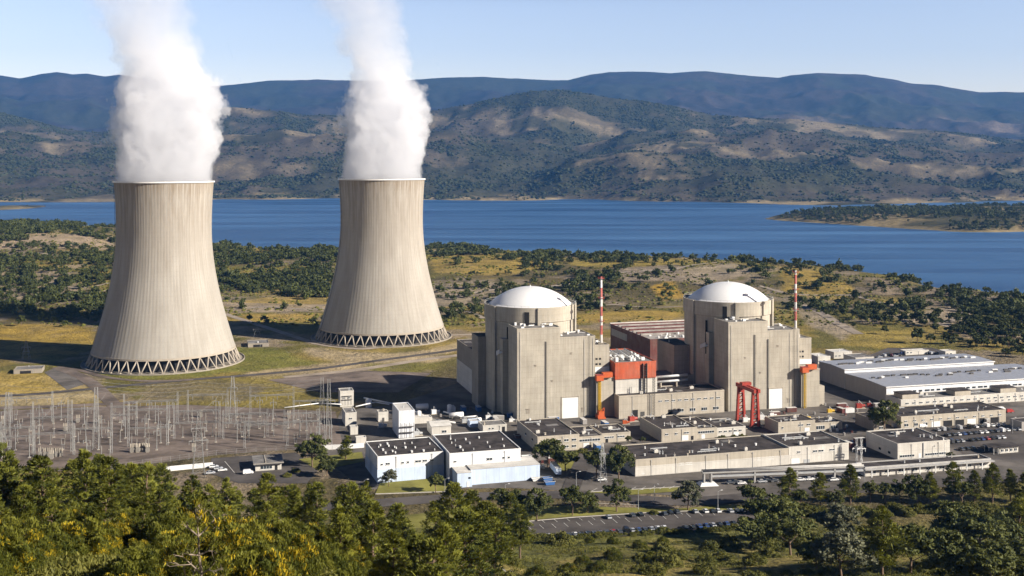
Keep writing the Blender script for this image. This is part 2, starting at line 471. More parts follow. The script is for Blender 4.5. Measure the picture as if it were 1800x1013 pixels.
def tower_mat():
    """ribbed cooling tower shell: streaks run down the ribs, faint lift joints, brown staining below the rim"""
    m, nt, b = nmat('cooling_tower_concrete')
    tc = nt.nodes.new('ShaderNodeTexCoord')
    sx = nt.nodes.new('ShaderNodeSeparateXYZ'); L(nt, tc.outputs['Object'], sx.inputs[0])
    ang = math_(nt, 'ARCTAN2', sx.outputs[1], sx.outputs[0])
    cv = nt.nodes.new('ShaderNodeCombineXYZ')
    L(nt, math_(nt, 'MULTIPLY', ang, 34), cv.inputs[0]); L(nt, math_(nt, 'MULTIPLY', sx.outputs[2], .022), cv.inputs[1])
    st = noise_(nt, cv.outputs[0], 1.0, 6, .6, .38, .72)
    cv2 = nt.nodes.new('ShaderNodeCombineXYZ')
    L(nt, math_(nt, 'MULTIPLY', ang, 4), cv2.inputs[0]); L(nt, math_(nt, 'MULTIPLY', sx.outputs[2], .03), cv2.inputs[1])
    bl = noise_(nt, cv2.outputs[0], 1.0, 4, .6, .35, .65)
    cv3 = nt.nodes.new('ShaderNodeCombineXYZ')
    L(nt, math_(nt, 'MULTIPLY', ang, 11), cv3.inputs[0]); L(nt, math_(nt, 'MULTIPLY', sx.outputs[2], .035), cv3.inputs[1])
    damp = noise_(nt, cv3.outputs[0], 1.0, 6, .68, .46, .74)
    jz = math_(nt, 'LESS_THAN', math_(nt, 'FRACT', math_(nt, 'DIVIDE', sx.outputs[2], 3.4)), .12)
    top = nt.nodes.new('ShaderNodeMapRange'); top.inputs['From Min'].default_value = 62; top.inputs['From Max'].default_value = 131
    L(nt, sx.outputs[2], top.inputs['Value'])
    amt = math_(nt, 'ADD', .34, math_(nt, 'MULTIPLY', top.outputs[0], .55))
    base = mix_(nt, bl, (.325, .302, .264), (.390, .366, .325))
    c = mix_(nt, math_(nt, 'MULTIPLY', st, amt), base, (.220, .185, .145))
    c = mix_(nt, math_(nt, 'MULTIPLY', math_(nt, 'MULTIPLY', damp, top.outputs[0]), .60), c, (.165, .125, .085))
    rimz = nt.nodes.new('ShaderNodeMapRange'); rimz.inputs['From Min'].default_value = 120; rimz.inputs['From Max'].default_value = 130
    L(nt, sx.outputs[2], rimz.inputs['Value'])
    c = mix_(nt, math_(nt, 'MULTIPLY', math_(nt, 'MULTIPLY', rimz.outputs[0], st), .85), c, (.20, .145, .08))
    c = mix_(nt, math_(nt, 'MULTIPLY', jz, .13), c, (.25, .22, .18))
    L(nt, c, b.inputs['Base Color']); b.inputs['Roughness'].default_value = .9; b.inputs['Specular IOR Level'].default_value = .15
    return m
M['tower'] = tower_mat()
M['tower_col'] = plain('column_concrete', (.40, .35, .285), .85, 0, .15, .4)

def ground_mat():
    m, nt, b = nmat('open_ground')
    at = nt.nodes.new('ShaderNodeAttribute'); at.attribute_name = 'cover'
    p = pos_(nt)
    cd = nt.nodes.new('ShaderNodeAttribute'); cd.attribute_name = 'farness'     # coarse cover far out, fine cover near
    n1 = noise_(nt, p, .35, 5, .65, .3, .7)
    n2 = noise_(nt, p, .045, 6, .68, .33, .67)
    n3 = noise_(nt, p, .012, 7, .72, .36, .64)
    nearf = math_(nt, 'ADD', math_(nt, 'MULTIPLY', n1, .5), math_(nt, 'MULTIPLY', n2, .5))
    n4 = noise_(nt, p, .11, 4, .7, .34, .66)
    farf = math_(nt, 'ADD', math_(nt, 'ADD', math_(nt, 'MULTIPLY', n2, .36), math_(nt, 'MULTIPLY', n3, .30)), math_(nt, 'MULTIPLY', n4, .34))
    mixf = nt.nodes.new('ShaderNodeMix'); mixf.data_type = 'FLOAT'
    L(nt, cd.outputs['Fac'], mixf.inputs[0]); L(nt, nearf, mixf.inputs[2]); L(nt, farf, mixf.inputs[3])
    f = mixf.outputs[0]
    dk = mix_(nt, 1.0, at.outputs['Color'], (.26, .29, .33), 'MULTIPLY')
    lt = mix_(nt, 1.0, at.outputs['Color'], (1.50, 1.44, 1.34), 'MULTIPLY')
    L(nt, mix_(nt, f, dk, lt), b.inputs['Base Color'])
    b.inputs['Roughness'].default_value = .95; b.inputs['Specular IOR Level'].default_value = .1
    bump_(nt, b, f, .55, 4.0)
    return m
M['ground'] = ground_mat()

def water_mat():
    m, nt, b = nmat('lake_water')
    p1 = pos_(nt, (.02, .055, 1)); p2 = pos_(nt, (.10, .3, 1))
    a = N(nt, 'ShaderNodeTexNoise', Scale=1.0, Detail=4, Roughness=.6); L(nt, p1, a.inputs['Vector'])
    c = N(nt, 'ShaderNodeTexNoise', Scale=1.0, Detail=5, Roughness=.6); L(nt, p2, c.inputs['Vector'])
    h = math_(nt, 'ADD', math_(nt, 'MULTIPLY', a.outputs['Fac'], .6), math_(nt, 'MULTIPLY', c.outputs['Fac'], .4))
    wind = noise_(nt, pos_(nt, (.0010, .0085, 1)), 1.0, 5, .62, .40, .68)
    L(nt, mix_(nt, wind, (.016, .060, .158), (.085, .185, .350)), b.inputs['Base Color'])
    rr = nt.nodes.new('ShaderNodeMapRange'); rr.inputs['To Min'].default_value = .30; rr.inputs['To Max'].default_value = .42
    L(nt, wind, rr.inputs['Value']); L(nt, rr.outputs[0], b.inputs['Roughness'])
    b.inputs['IOR'].default_value = 1.33; b.inputs['Specular IOR Level'].default_value = .22
    bump_(nt, b, h, .5, 1.2)
    return m
M['water'] = water_mat()

# ------------------------------------------------------------------ ground cover by area
def inpoly(px, py, poly):
    c = np.zeros(px.shape, bool)
    j = len(poly) - 1
    for i in range(len(poly)):
        xi, yi = poly[i]; xj, yj = poly[j]
        t = ((yi > py) != (yj > py)) & (px < (xj - xi) * (py - yi) / ((yj - yi) or 1e-9) + xi)
        c ^= t; j = i
    return c

# areas of the flat site, given by the rows and columns of the photo they cover, turned into ground positions below
def world(poly): return [gp(*q) for q in poly]
FIELDS = [
    ((.36, .255, .060), [(-60, 572), (60, 570), (165, 577), (172, 606), (90, 602), (-60, 596)]),
    ((.36, .260, .065), [(395, 530), (470, 518), (585, 512), (580, 548), (470, 546), (400, 548)]),
    ((.36, .260, .075), [(395, 552), (560, 552), (556, 566), (395, 567)]),
    ((.33, .245, .070), [(745, 455), (900, 458), (985, 476), (900, 492), (760, 488)]),
    ((.30, .235, .065), [(985, 464), (1130, 462), (1290, 470), (1180, 482), (1000, 478)]),
    ((.42, .275, .050), [(1138, 508), (1172, 498), (1212, 520), (1160, 526)]),
    ((.36, .260, .070), [(1004, 556), (1100, 545), (1200, 548), (1200, 562), (1010, 570)]),
    ((.34, .250, .070), [(1380, 480), (1440, 487), (1500, 510), (1480, 528), (1370, 512)]),
    ((.30, .235, .070), [(1480, 585), (1600, 580), (1650, 600), (1560, 615), (1470, 608)]),
    ((.40, .330, .200), [(-60, 660), (120, 662), (200, 700), (120, 712), (-60, 716)]),
    ((.38, .285, .085), [(-60, 655), (60, 655), (125, 672), (160, 686), (0, 694), (-60, 696)]),
    ((.40, .325, .215), [(430, 655), (560, 640), (760, 622), (800, 630), (640, 660), (560, 690), (500, 690)]),
    ((.42, .345, .240), [(520, 612), (560, 612), (690, 622), (760, 614), (820, 600), (830, 612), (700, 640), (600, 640)]),
    ((.17, .175, .045), [(415, 612), (470, 612), (530, 628), (560, 640), (440, 652), (350, 662), (260, 668), (170, 662), (130, 650), (150, 640)]),
    ((.25, .205, .060), [(330, 668), (520, 660), (600, 690), (590, 716), (420, 718), (300, 712)]),
    ((.19, .160, .100), [(230, 672), (380, 668), (470, 680), (420, 706), (260, 706)]),
    ((.19, .180, .055), [(640, 640), (720, 636), (770, 640), (720, 660), (640, 664)]),
]
BARE = [
    ((.36, .285, .215), [(-60, 438), (60, 446), (210, 446), (210, 458), (60, 462), (-60, 464)]),
    ((.30, .245, .185), [(-60, 480), (100, 484), (160, 505), (80, 530), (-60, 520)]),
    ((.34, .280, .220), [(395, 528), (590, 532), (580, 548), (395, 550)]),
    ((.30, .250, .200), [(740, 505), (850, 500), (950, 510), (850, 530), (740, 540)]),
    ((.34, .285, .225), [(1180, 486), (1290, 476), (1330, 488), (1240, 505), (1190, 500)]),
    ((.27, .225, .185), [(1060, 482), (1190, 478), (1210, 500), (1100, 500)]),
    ((.40, .330, .265), [(1560, 556), (1680, 540), (1700, 552), (1680, 570), (1600, 572)]),
    ((.34, .285, .225), [(1380, 520), (1440, 548), (1500, 575), (1480, 600), (1420, 570)]),
    ((.30, .245, .190), [(1690, 575), (1800, 580), (1800, 600), (1690, 596)]),
]

def far_clear(X, Y):
    # clearings on the far hills: long, ragged, lying along the slopes
    wx = X + (fbm(X, Y, 400, 3, 161) - .5) * 420; wy = Y + (fbm(X, Y, 300, 3, 171) - .5) * 420
    return fbm(wx * .55, wy * 1.5, 470, 7, 101, gain=.62)
def build_ground():
    nu = 620
    us = np.linspace(-.76, .76, nu)
    vs = [70.0]
    while vs[-1] < 15800: vs.append(vs[-1] * (1.0052 if vs[-1] < 2300 else 1.0068))
    ys = np.array(vs) - 130.0
    X = us[None, :] * (ys[:, None] + 150); Y = np.repeat(ys[:, None], nu, 1)
    Z = terrain(X, Y)
    # cover colours
    Ys = np.maximum(Y, 20); px = 900 + FOC * X / Ys; py = YH + FOC * (CAMZ - 0) / Ys
    n1 = fbm(X, Y, 60, 5, 61); n2 = fbm(X, Y, 210, 5, 71); n3 = fbm(X, Y, 14, 3, 81)
    def C(*c): return np.array(c)
    def lerp(a, b, t): return a + (b - a) * t[..., None]
    olive, gold, soil, brown = C(.160, .142, .042), C(.275, .212, .066), C(.28, .225, .165), C(.115, .094, .055)
    col = np.broadcast_to(olive, (*X.shape, 3)).copy()
    col = lerp(col, gold, sstep(.47, .62, n1))
    col = lerp(col, brown, sstep(.50, .64, n2) * .8)
    col = lerp(col, soil, sstep(.56, .66, fbm(X, Y, 45, 5, 91)) * .8)
    jx = (n1 - .5) * 26; jy = (n3 - .5) * 6 + (n1 - .5) * 9
    for c, poly in FIELDS + BARE:
        wp = world(poly)
        k = np.zeros(X.shape)
        for dx, dy in ((0, 0), (.6, .2), (-.6, -.2), (.2, -.6), (-.2, .6)):
            k += inpoly(X + jx * Y / 1500 + dx * 4, Y + jy * Y / 700 + dy * 9, wp)
        col = lerp(col, C(*c) * C(1.08, 1.06, .98), np.clip(k / 5, 0, 1) * (.72 + .28 * sstep(.4, .6, n3)))
    # the hill in front
    near = sstep(475, 440, Y)
    hillc = lerp(np.broadcast_to(C(.150, .150, .042), col.shape), C(.27, .22, .075), sstep(.45, .62, n1))
    hillc = lerp(hillc, C(.06, .065, .022), sstep(.52, .66, fbm(X, Y, 18, 4, 95)) * .8)
    col = lerp(col, hillc, near)
    # shore and peninsula
    wob = (fbm(X, Y, 260, 4, 21) - .5)
    beach = sstep(-1.0, -5.5, Z) * (Y > 1050)
    col = lerp(col, C(.34, .28, .19), beach * .8)
    pen = (Y > 2300) & (Y < 3900)
    pc = lerp(np.broadcast_to(C(.075, .070, .034), col.shape), C(.30, .235, .12), sstep(.56, .66, n2))
    pc = lerp(pc, C(.33, .26, .14), sstep(-1, -6, Z) * .6)
    col = np.where(pen[..., None], pc, col)
    # far hills: dark scrub, tan clearings, heath on the mountains
    far = Y > 3700
    f1 = far_clear(X, Y); f2 = fbm(X, Y * 1.5, 1100, 6, 111, gain=.6); f3 = fbm(X, Y, 130, 4, 121)
    scrub, heath, tan, pale = C(.050, .050, .030), C(.078, .066, .050), C(.118, .098, .066), C(.23, .19, .125)
    fc = lerp(np.broadcast_to(scrub, col.shape), heath, sstep(.45, .58, f2))
    fc = lerp(fc, tan, sstep(.545, .59, f1) * .9)
    fc = lerp(fc, pale, sstep(.63, .67, f1) * .8)
    fc = lerp(fc, C(.040, .043, .022), sstep(.52, .60, fbm(X, Y * 1.6, 330, 6, 131, gain=.6)) * .85)
    fc = lerp(fc, C(.30, .24, .14), sstep(6, -5, Z) * sstep(.36, .6, f3))
    mt = sstep(8200, 9600, Y)
    mc = lerp(np.broadcast_to(C(.028, .025, .028), col.shape), C(.050, .040, .038), sstep(.45, .62, f1))
    mc = lerp(mc, C(.034, .036, .026), sstep(.50, .58, f2))
    mc = lerp(mc, C(.20, .155, .11), sstep(.63, .70, fbm(X, Y, 420, 5, 141)) * sstep(700, 300, Z))
    fc = lerp(fc, mc, mt)
    col = np.where(far[..., None], fc, col)
    V = np.stack([X, Y, Z], -1).reshape(-1, 3)
    nr = len(ys)
    i = np.arange(nr - 1)[:, None] * nu + np.arange(nu - 1)[None, :]
    F = np.stack([i, i + 1, i + nu + 1, i + nu], -1).reshape(-1, 4)
    me = np_mesh('ground', V, F, M['ground'], smooth=True)
    a = me.attributes.new('cover', 'FLOAT_COLOR', 'POINT')
    rgba = np.concatenate([col.reshape(-1, 3), np.ones((len(V), 1))], 1).astype(np.float32)
    a.data.foreach_set('color', rgba.ravel())
    b = me.attributes.new('farness', 'FLOAT', 'POINT')
    b.data.foreach_set('value', sstep(900, 3500, Y).astype(np.float32).ravel())
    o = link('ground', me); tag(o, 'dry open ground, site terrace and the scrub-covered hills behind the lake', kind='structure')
build_ground()

lake = MB(); lake.add([(-13000, 900, WATER_Z), (13000, 900, WATER_Z), (13000, 5200, WATER_Z), (-13000, 5200, WATER_Z)], [(0, 1, 2, 3)])
tag(lake.build('lake_water', M['water']), 'blue rippled lake between the plant and the hills', kind='structure')

# ------------------------------------------------------------------ paved sheets, draped on the ground
LAYER = [0]
def drape(name, pts, mat, off, step=7.0, label=None, kind='structure'):
    bm = bmesh.new()
    vs = [bm.verts.new((x, y, 0)) for x, y in pts]
    bm.faces.new(vs)
    xs = [p[0] for p in pts]; ysx = [p[1] for p in pts]
    for ax, lo, hi in ((0, min(xs), max(xs)), (1, min(ysx), max(ysx))):
        t = lo + step
        while t < hi:
            no = (1, 0, 0) if ax == 0 else (0, 1, 0)
            co = (t, 0, 0) if ax == 0 else (0, t, 0)
            bmesh.ops.bisect_plane(bm, geom=bm.verts[:] + bm.edges[:] + bm.faces[:], plane_co=co, plane_no=no)
            t += step
    co = np.array([v.co[:] for v in bm.verts])
    zz = terrain(co[:, 0], co[:, 1])
    for v, z in zip(bm.verts, zz): v.co.z = z + off
    bmesh.ops.recalc_face_normals(bm, faces=bm.faces[:])
    if sum(f.normal.z for f in bm.faces) < 0: bmesh.ops.reverse_faces(bm, faces=bm.faces[:])
    me = bpy.data.meshes.new(name); bm.to_mesh(me); bm.free(); me.materials.append(mat)
    o = link(name, me)
    tag(o, label, kind=kind)
    return o

def strip(name, pts, w, mat, off, label=None, step=6.0):
    """a road or track along a line of ground points"""
    P = [Vector((x, y)) for x, y in pts]
    dense = []
    for a, b in zip(P[:-1], P[1:]):
        n = max(1, int((b - a).length / step))
        dense += [a.lerp(b, i / n) for i in range(n)]
    dense.append(P[-1])
    # soften the corners
    for _ in range(6):
        dense = [dense[0]] + [(dense[i - 1] + dense[i] * 2 + dense[i + 1]) / 4 for i in range(1, len(dense) - 1)] + [dense[-1]]
    V, F = [], []
    for i, p in enumerate(dense):
        d = (dense[min(i + 1, len(dense) - 1)] - dense[max(i - 1, 0)]).normalized()
        n = Vector((-d.y, d.x))
        for k in (-.5, 0, .5):
            V.append(p + n * w * k)
    co = np.array([(v.x, v.y) for v in V]); zz = terrain(co[:, 0], co[:, 1])
    V = [(v.x, v.y, z + off) for v, z in zip(V, zz)]
    for i in range(len(dense) - 1):
        for k in (0, 1): F.append((i * 3 + k, i * 3 + 3 + k, i * 3 + 4 + k, i * 3 + 1 + k))
    mb = MB(); mb.add(V, [tuple(reversed(f)) for f in F])
    o = mb.build(name, mat)
    tag(o, label, kind='structure')
    return o

W = world
drape('plant_yard', W([(560, 800), (640, 860), (900, 858), (1230, 872), (1500, 862), (1830, 838), (1830, 640), (1600, 640), (1430, 640), (1180, 648), (1040, 650), (840, 660), (760, 690), (690, 712), (600, 722)]), M['yard'], .06, 12, 'grey-brown paved yard between the plant buildings')
drape('switchyard_gravel', W([(-70, 726), (140, 716), (330, 712), (590, 724), (604, 792), (510, 790), (380, 800), (180, 826), (-70, 836)]), M['gravel'], .08, 12, 'dark gravel floor of the switchyard')
drape('car_park_asphalt', W([(868, 952), (876, 921), (1010, 909), (1150, 900), (1240, 897), (1318, 897), (1332, 908), (1306, 925), (1190, 938), (1040, 950), (960, 958)]), M['asphalt'], .22, 6, 'dark asphalt of the front car park')
drape('side_car_park', W([(1604, 742), (1830, 730), (1830, 812), (1700, 806), (1672, 780)]), M['asphalt'], .10, 8, 'asphalt car park beside the long sheds')
drape('gatehouse_yard', W([(372, 806), (520, 796), (560, 826), (540, 850), (420, 850), (366, 832)]), M['asphalt'], .10, 8, 'asphalt forecourt round the small gatehouse')
drape('back_car_park', W([(1500, 636), (1560, 612), (1640, 612), (1690, 628), (1600, 634)]), M['asphalt'], .10, 8, 'asphalt strip behind the steel-roofed halls')
strip('road', [gp(*q) for q in [(560, 892), (680, 882), (800, 874), (930, 868), (1040, 870), (1200, 884), (1320, 872), (1480, 862), (1640, 850), (1900, 836)]], 11, M['asphalt'], .16, 'main access road in front of the plant')
strip('road', [gp(*q) for q in [(-80, 700), (60, 694), (180, 682), (330, 668), (440, 660), (560, 649), (680, 632), (800, 616), (850, 606)]], 7, M['asphalt'], .14, 'narrow road running past the cooling towers')
strip('road', [gp(*q) for q in [(100, 646), (140, 660), (170, 680), (200, 712), (215, 726)]], 9, M['gravel'], .18, 'short ramp road down to the switchyard')
strip('road', [gp(*q) for q in [(100, 646), (150, 652), (180, 664), (260, 672), (340, 668)]], 5, M['gravel'], .20, 'curved service road below the left cooling tower')
strip('road', [gp(*q) for q in [(1000, 870), (1010, 842), (1022, 818), (1034, 792)]], 8, M['asphalt'], .18, 'side road between the blue hall and the long shed')
strip('path', [gp(*q) for q in [(-60, 720), (120, 714), (240, 708)]], 8, M['gravel'], .12, 'grey gravel strip along the switchyard')
strip('dirt_track', [gp(*q) for q in [(395, 552), (560, 606), (640, 616), (770, 590), (840, 588)]], 7, M['track'], .16, 'pale dirt track round the right cooling tower')
strip('dirt_track', [gp(*q) for q in [(500, 664), (620, 652), (745, 632), (830, 622)]], 9, M['track'], .10, 'pale gravel verge along the tower road')
strip('dirt_track', [gp(*q) for q in [(790, 522), (860, 511), (960, 506), (1020, 500), (1080, 488), (1180, 484), (1290, 472)]], 7, M['track'], .25, 'pale track crossing the scrub towards the lake')
strip('dirt_track', [gp(*q) for q in [(1400, 526), (1440, 548), (1470, 568), (1510, 588)]], 9, M['track'], .25, 'eroded dirt track behind the second reactor')
strip('dirt_track', [gp(*q) for q in [(1690, 540), (1700, 556), (1650, 572), (1720, 584), (1830, 590)]], 9, M['track'], .25, 'dirt track at the edge of the far right wood')
for tl in ([(-60, 500), (60, 494), (140, 508), (200, 500)], [(-60, 470), (60, 466), (130, 472), (205, 466)], [(395, 546), (470, 540), (560, 545), (600, 538)], [(990, 540), (1080, 533), (1150, 540), (1210, 534)], [(760, 540), (830, 548), (850, 560)], [(1330, 505), (1400, 515), (1500, 518), (1580, 540), (1690, 548)]):
    strip('dirt_track', [gp(*q) for q in tl], 5.5, M['track'], .25, 'pale dirt track winding through the scrub')
drape('gravel_bed', W([(78, 655), (104, 644), (148, 676), (118, 686)]), M['yard'], .12, 6, 'rectangular dark bed beside the ramp road')
drape('open_yard', W([(470, 668), (640, 652), (760, 656), (700, 690), (560, 690)]), M['gravel'], .12, 8, 'bare gravel yard beyond the switchyard')
# lawns between the roads
drape('lawn', W([(660, 868), (668, 850), (760, 842), (792, 852), (784, 864)]), M['lawn'], .24, 6, 'dry lawn in front of the pale blue halls')
drape('lawn', W([(640, 912), (800, 895), (1000, 888), (1180, 893), (1300, 886), (1320, 894), (1150, 898), (1000, 907), (870, 918), (700, 934)]), M['lawn'], .12, 6, 'strip of lawn between the road and the front car park')
drape('lawn', W([(1034, 866), (1100, 862), (1215, 856), (1220, 862), (1110, 870)]), M['lawn'], .26, 6, 'narrow grass island by the junction')
drape('lawn', W([(985, 800), (1020, 790), (1034, 806), (1000, 826), (975, 832)]), M['lawn'], .12, 6, 'grass patch under the trees by the office block')
drape('lawn', W([(525, 808), (636, 795), (640, 812), (560, 828)]), M['lawn'], .20, 6, 'grass beside the pale blue hall')

# markings in the front car park
mk = MB()
def stripe(p, q, w, off=.30):
    a, b = Vector(gp(*p)), Vector(gp(*q)); d = (b - a).normalized(); n = Vector((-d.y, d.x)) * w / 2
    pts = [a - n, b - n, b + n, a + n]
    mk.add([(t.x, t.y, tz(t.x, t.y) + off) for t in pts], [(0, 1, 2, 3)])
for i in range(17):
    x = 905 + i * 21.5
    y = 929 - i * 1.75
    stripe((x, y - 3.2), (x + 8, y + 4.0), .22)
for i in range(15):
    x = 930 + i * 22
    y = 917.5 - i * 1.35
    stripe((x, y - 2.2), (x + 6, y + 2.4), .22)
for i in range(10):
    x = 1040 + i * 17; stripe((x, 864 - i * .5), (x + 10, 859 - i * .5), .3)
for x0, y0, x1, y1 in ((395, 812, 412, 832), (1040, 884, 1180, 889)): stripe((x0, y0), (x1, y1), .3)
tag(mk.build('road_markings', M['marking']), 'worn pale parking lines', kind='structure')
kb = MB()
def kerb(line, h=.14, w=.35):
    P = [Vector(gp(*q)) for q in line]
    for a, b in zip(P[:-1], P[1:]):
        n = max(1, int((b - a).length / 6))
        for i in range(n):
            p, q = a.lerp(b, i / n), a.lerp(b, (i + 1) / n)
            d = (q - p).normalized(); o = Vector((-d.y, d.x)) * w / 2
            z0, z1 = tz(*p) + .05, tz(*q) + .05
            c = [p - o, q - o, q + o, p + o]; zs = [z0, z1, z1, z0]
            vs = [(t.x, t.y, z) for t, z in zip(c, zs)] + [(t.x, t.y, z + h + .2) for t, z in zip(c, zs)]
            kb.add(vs, [(4, 5, 6, 7), (0, 1, 5, 4), (1, 2, 6, 5), (2, 3, 7, 6), (3, 0, 4, 7)])
kerb([(876, 920.5), (1010, 908.5), (1150, 899.5), (1240, 896.5), (1318, 896.5)])
kerb([(1034, 865.5), (1100, 861.5), (1215, 855.5)])
kerb([(660, 868.5), (784, 864.5), (792, 852.5)])
tag(kb.build('kerb', M['kerb']), 'pale concrete kerbs along lot and lawns', kind='structure')

# ------------------------------------------------------------------ cooling towers
def shell_r(z):
    d = z - 97.0
    c = 77.6 if d < 0 else 112.0
    return 35.0 * math.sqrt(1 + (d / c) ** 2)
ZB, ZT = 9.3, 130.0
def tower_shell():
    ribs = 104; per = 4; n = ribs * per
    zs = [ZB + (ZT - ZB) * i / 44 for i in range(45)]
    prof = [(shell_r(z), z) for z in zs]
    vs, fs = [], []
    for (r, z) in prof:
        for i in range(n):
            rr = r + (.06 if i % per == 0 else (.0 if i % per == 2 else .03))
            t = 2 * PI * i / n
            vs.append((rr * math.cos(t), rr * math.sin(t), z))
    for j in range(len(prof) - 1):
        for i in range(n):
            fs.append((j * n + i, j * n + (i + 1) % n, (j + 1) * n + (i + 1) % n, (j + 1) * n + i))
    mb = MB(); mb.add(vs, fs)
    inner = [(r - .9, z) for r, z in prof]
    mb.lathe([inner[0], prof[0]], n // 4, smooth=False)
    mb.lathe(list(reversed(inner)), n // 4)
    return mb
def make_tower(label, loc, sc):
    t = thing('cooling_tower', label, 'cooling tower', loc, 0, 'cooling towers')
    t.scale = (sc, sc, 1)
    tower_shell().build('shell', M['tower'], t)
    m = MB(); r = shell_r(ZT)
    m.lathe([(r - 1.2, ZT), (r + .9, ZT), (r + .9, ZT + .35), (r + .8, ZT + .35), (r + .8, ZT + 1.0), (r + .55, ZT + 1.0), (r + .55, ZT + .5), (r - 1.2, ZT + .5)], 128, smooth=False)
    m.build('rim_walkway', M['white'], t)
    m = MB(); m.lathe([(shell_r(ZB) - .95, ZB - .9), (shell_r(ZB) + .25, ZB - .9), (shell_r(ZB) + .25, ZB + .5), (shell_r(ZB) - .95, ZB + .5)], 160, smooth=False)
    m.lathe([(shell_r(ZB) - .95, ZB + .5), (shell_r(ZB) - .95, ZB - .9)], 160, smooth=False)
    m.build('ring_beam', M['tower_col'], t)
    rt, rb = shell_r(ZB) - .3, 56.2
    nc = 44; h = PI / nc
    me = None
    for i in range(nc):
        a = 2 * PI * i / nc
        if me is None:
            m = MB()
            for sgn in (-1, 1):
                m.bar((rb * math.cos(0), rb * math.sin(0) + sgn * .25, .4), (rt * math.cos(sgn * h), rt * math.sin(sgn * h), ZB - .7), .52, 8, smooth=True)
            m.box(rb - .9, rb + .9, -1.1, 1.1, -.3, .75)
            me = m.mesh('support_column', M['tower_col'])
        link('support_column', me, t, rz=a)
    m = MB(); m.lathe([(49.0, -.2), (48.5, ZB + .4)], 96); m.lathe([(48.5, ZB + .4), (.5, ZB + 3.0)], 48)
    m.build('fill_pack', M['dark'], t)
    m = MB(); m.lathe([(60.0, -.5), (60.0, .9), (59.3, .9), (59.3, .25), (47.0, .25)], 128, smooth=False)
    m.build('basin', M['conc_dark'], t)
    # access stair up the shadow side of the shell
    m = MB(); sa = R_(205)
    pts = [((shell_r(z) + .8) * math.cos(sa) , (shell_r(z) + .8) * math.sin(sa), z) for z in np.linspace(ZB, ZT, 24)]
    for k in (-.45, .45):
        m.path([(p[0] - math.sin(sa) * k, p[1] + math.cos(sa) * k, p[2]) for p in pts], .09, 4)
    m.build('ladder', M['dark_steel'], t)
    return t
TW1 = (-253.0, 828.0, 0.0); TW2 = (-107.8, 942.0, 0.0)
make_tower('tall ribbed concrete cooling tower, the nearer and larger one on the left', TW1, .952)
make_tower('ribbed concrete cooling tower between the other tower and the reactors', TW2, .966)

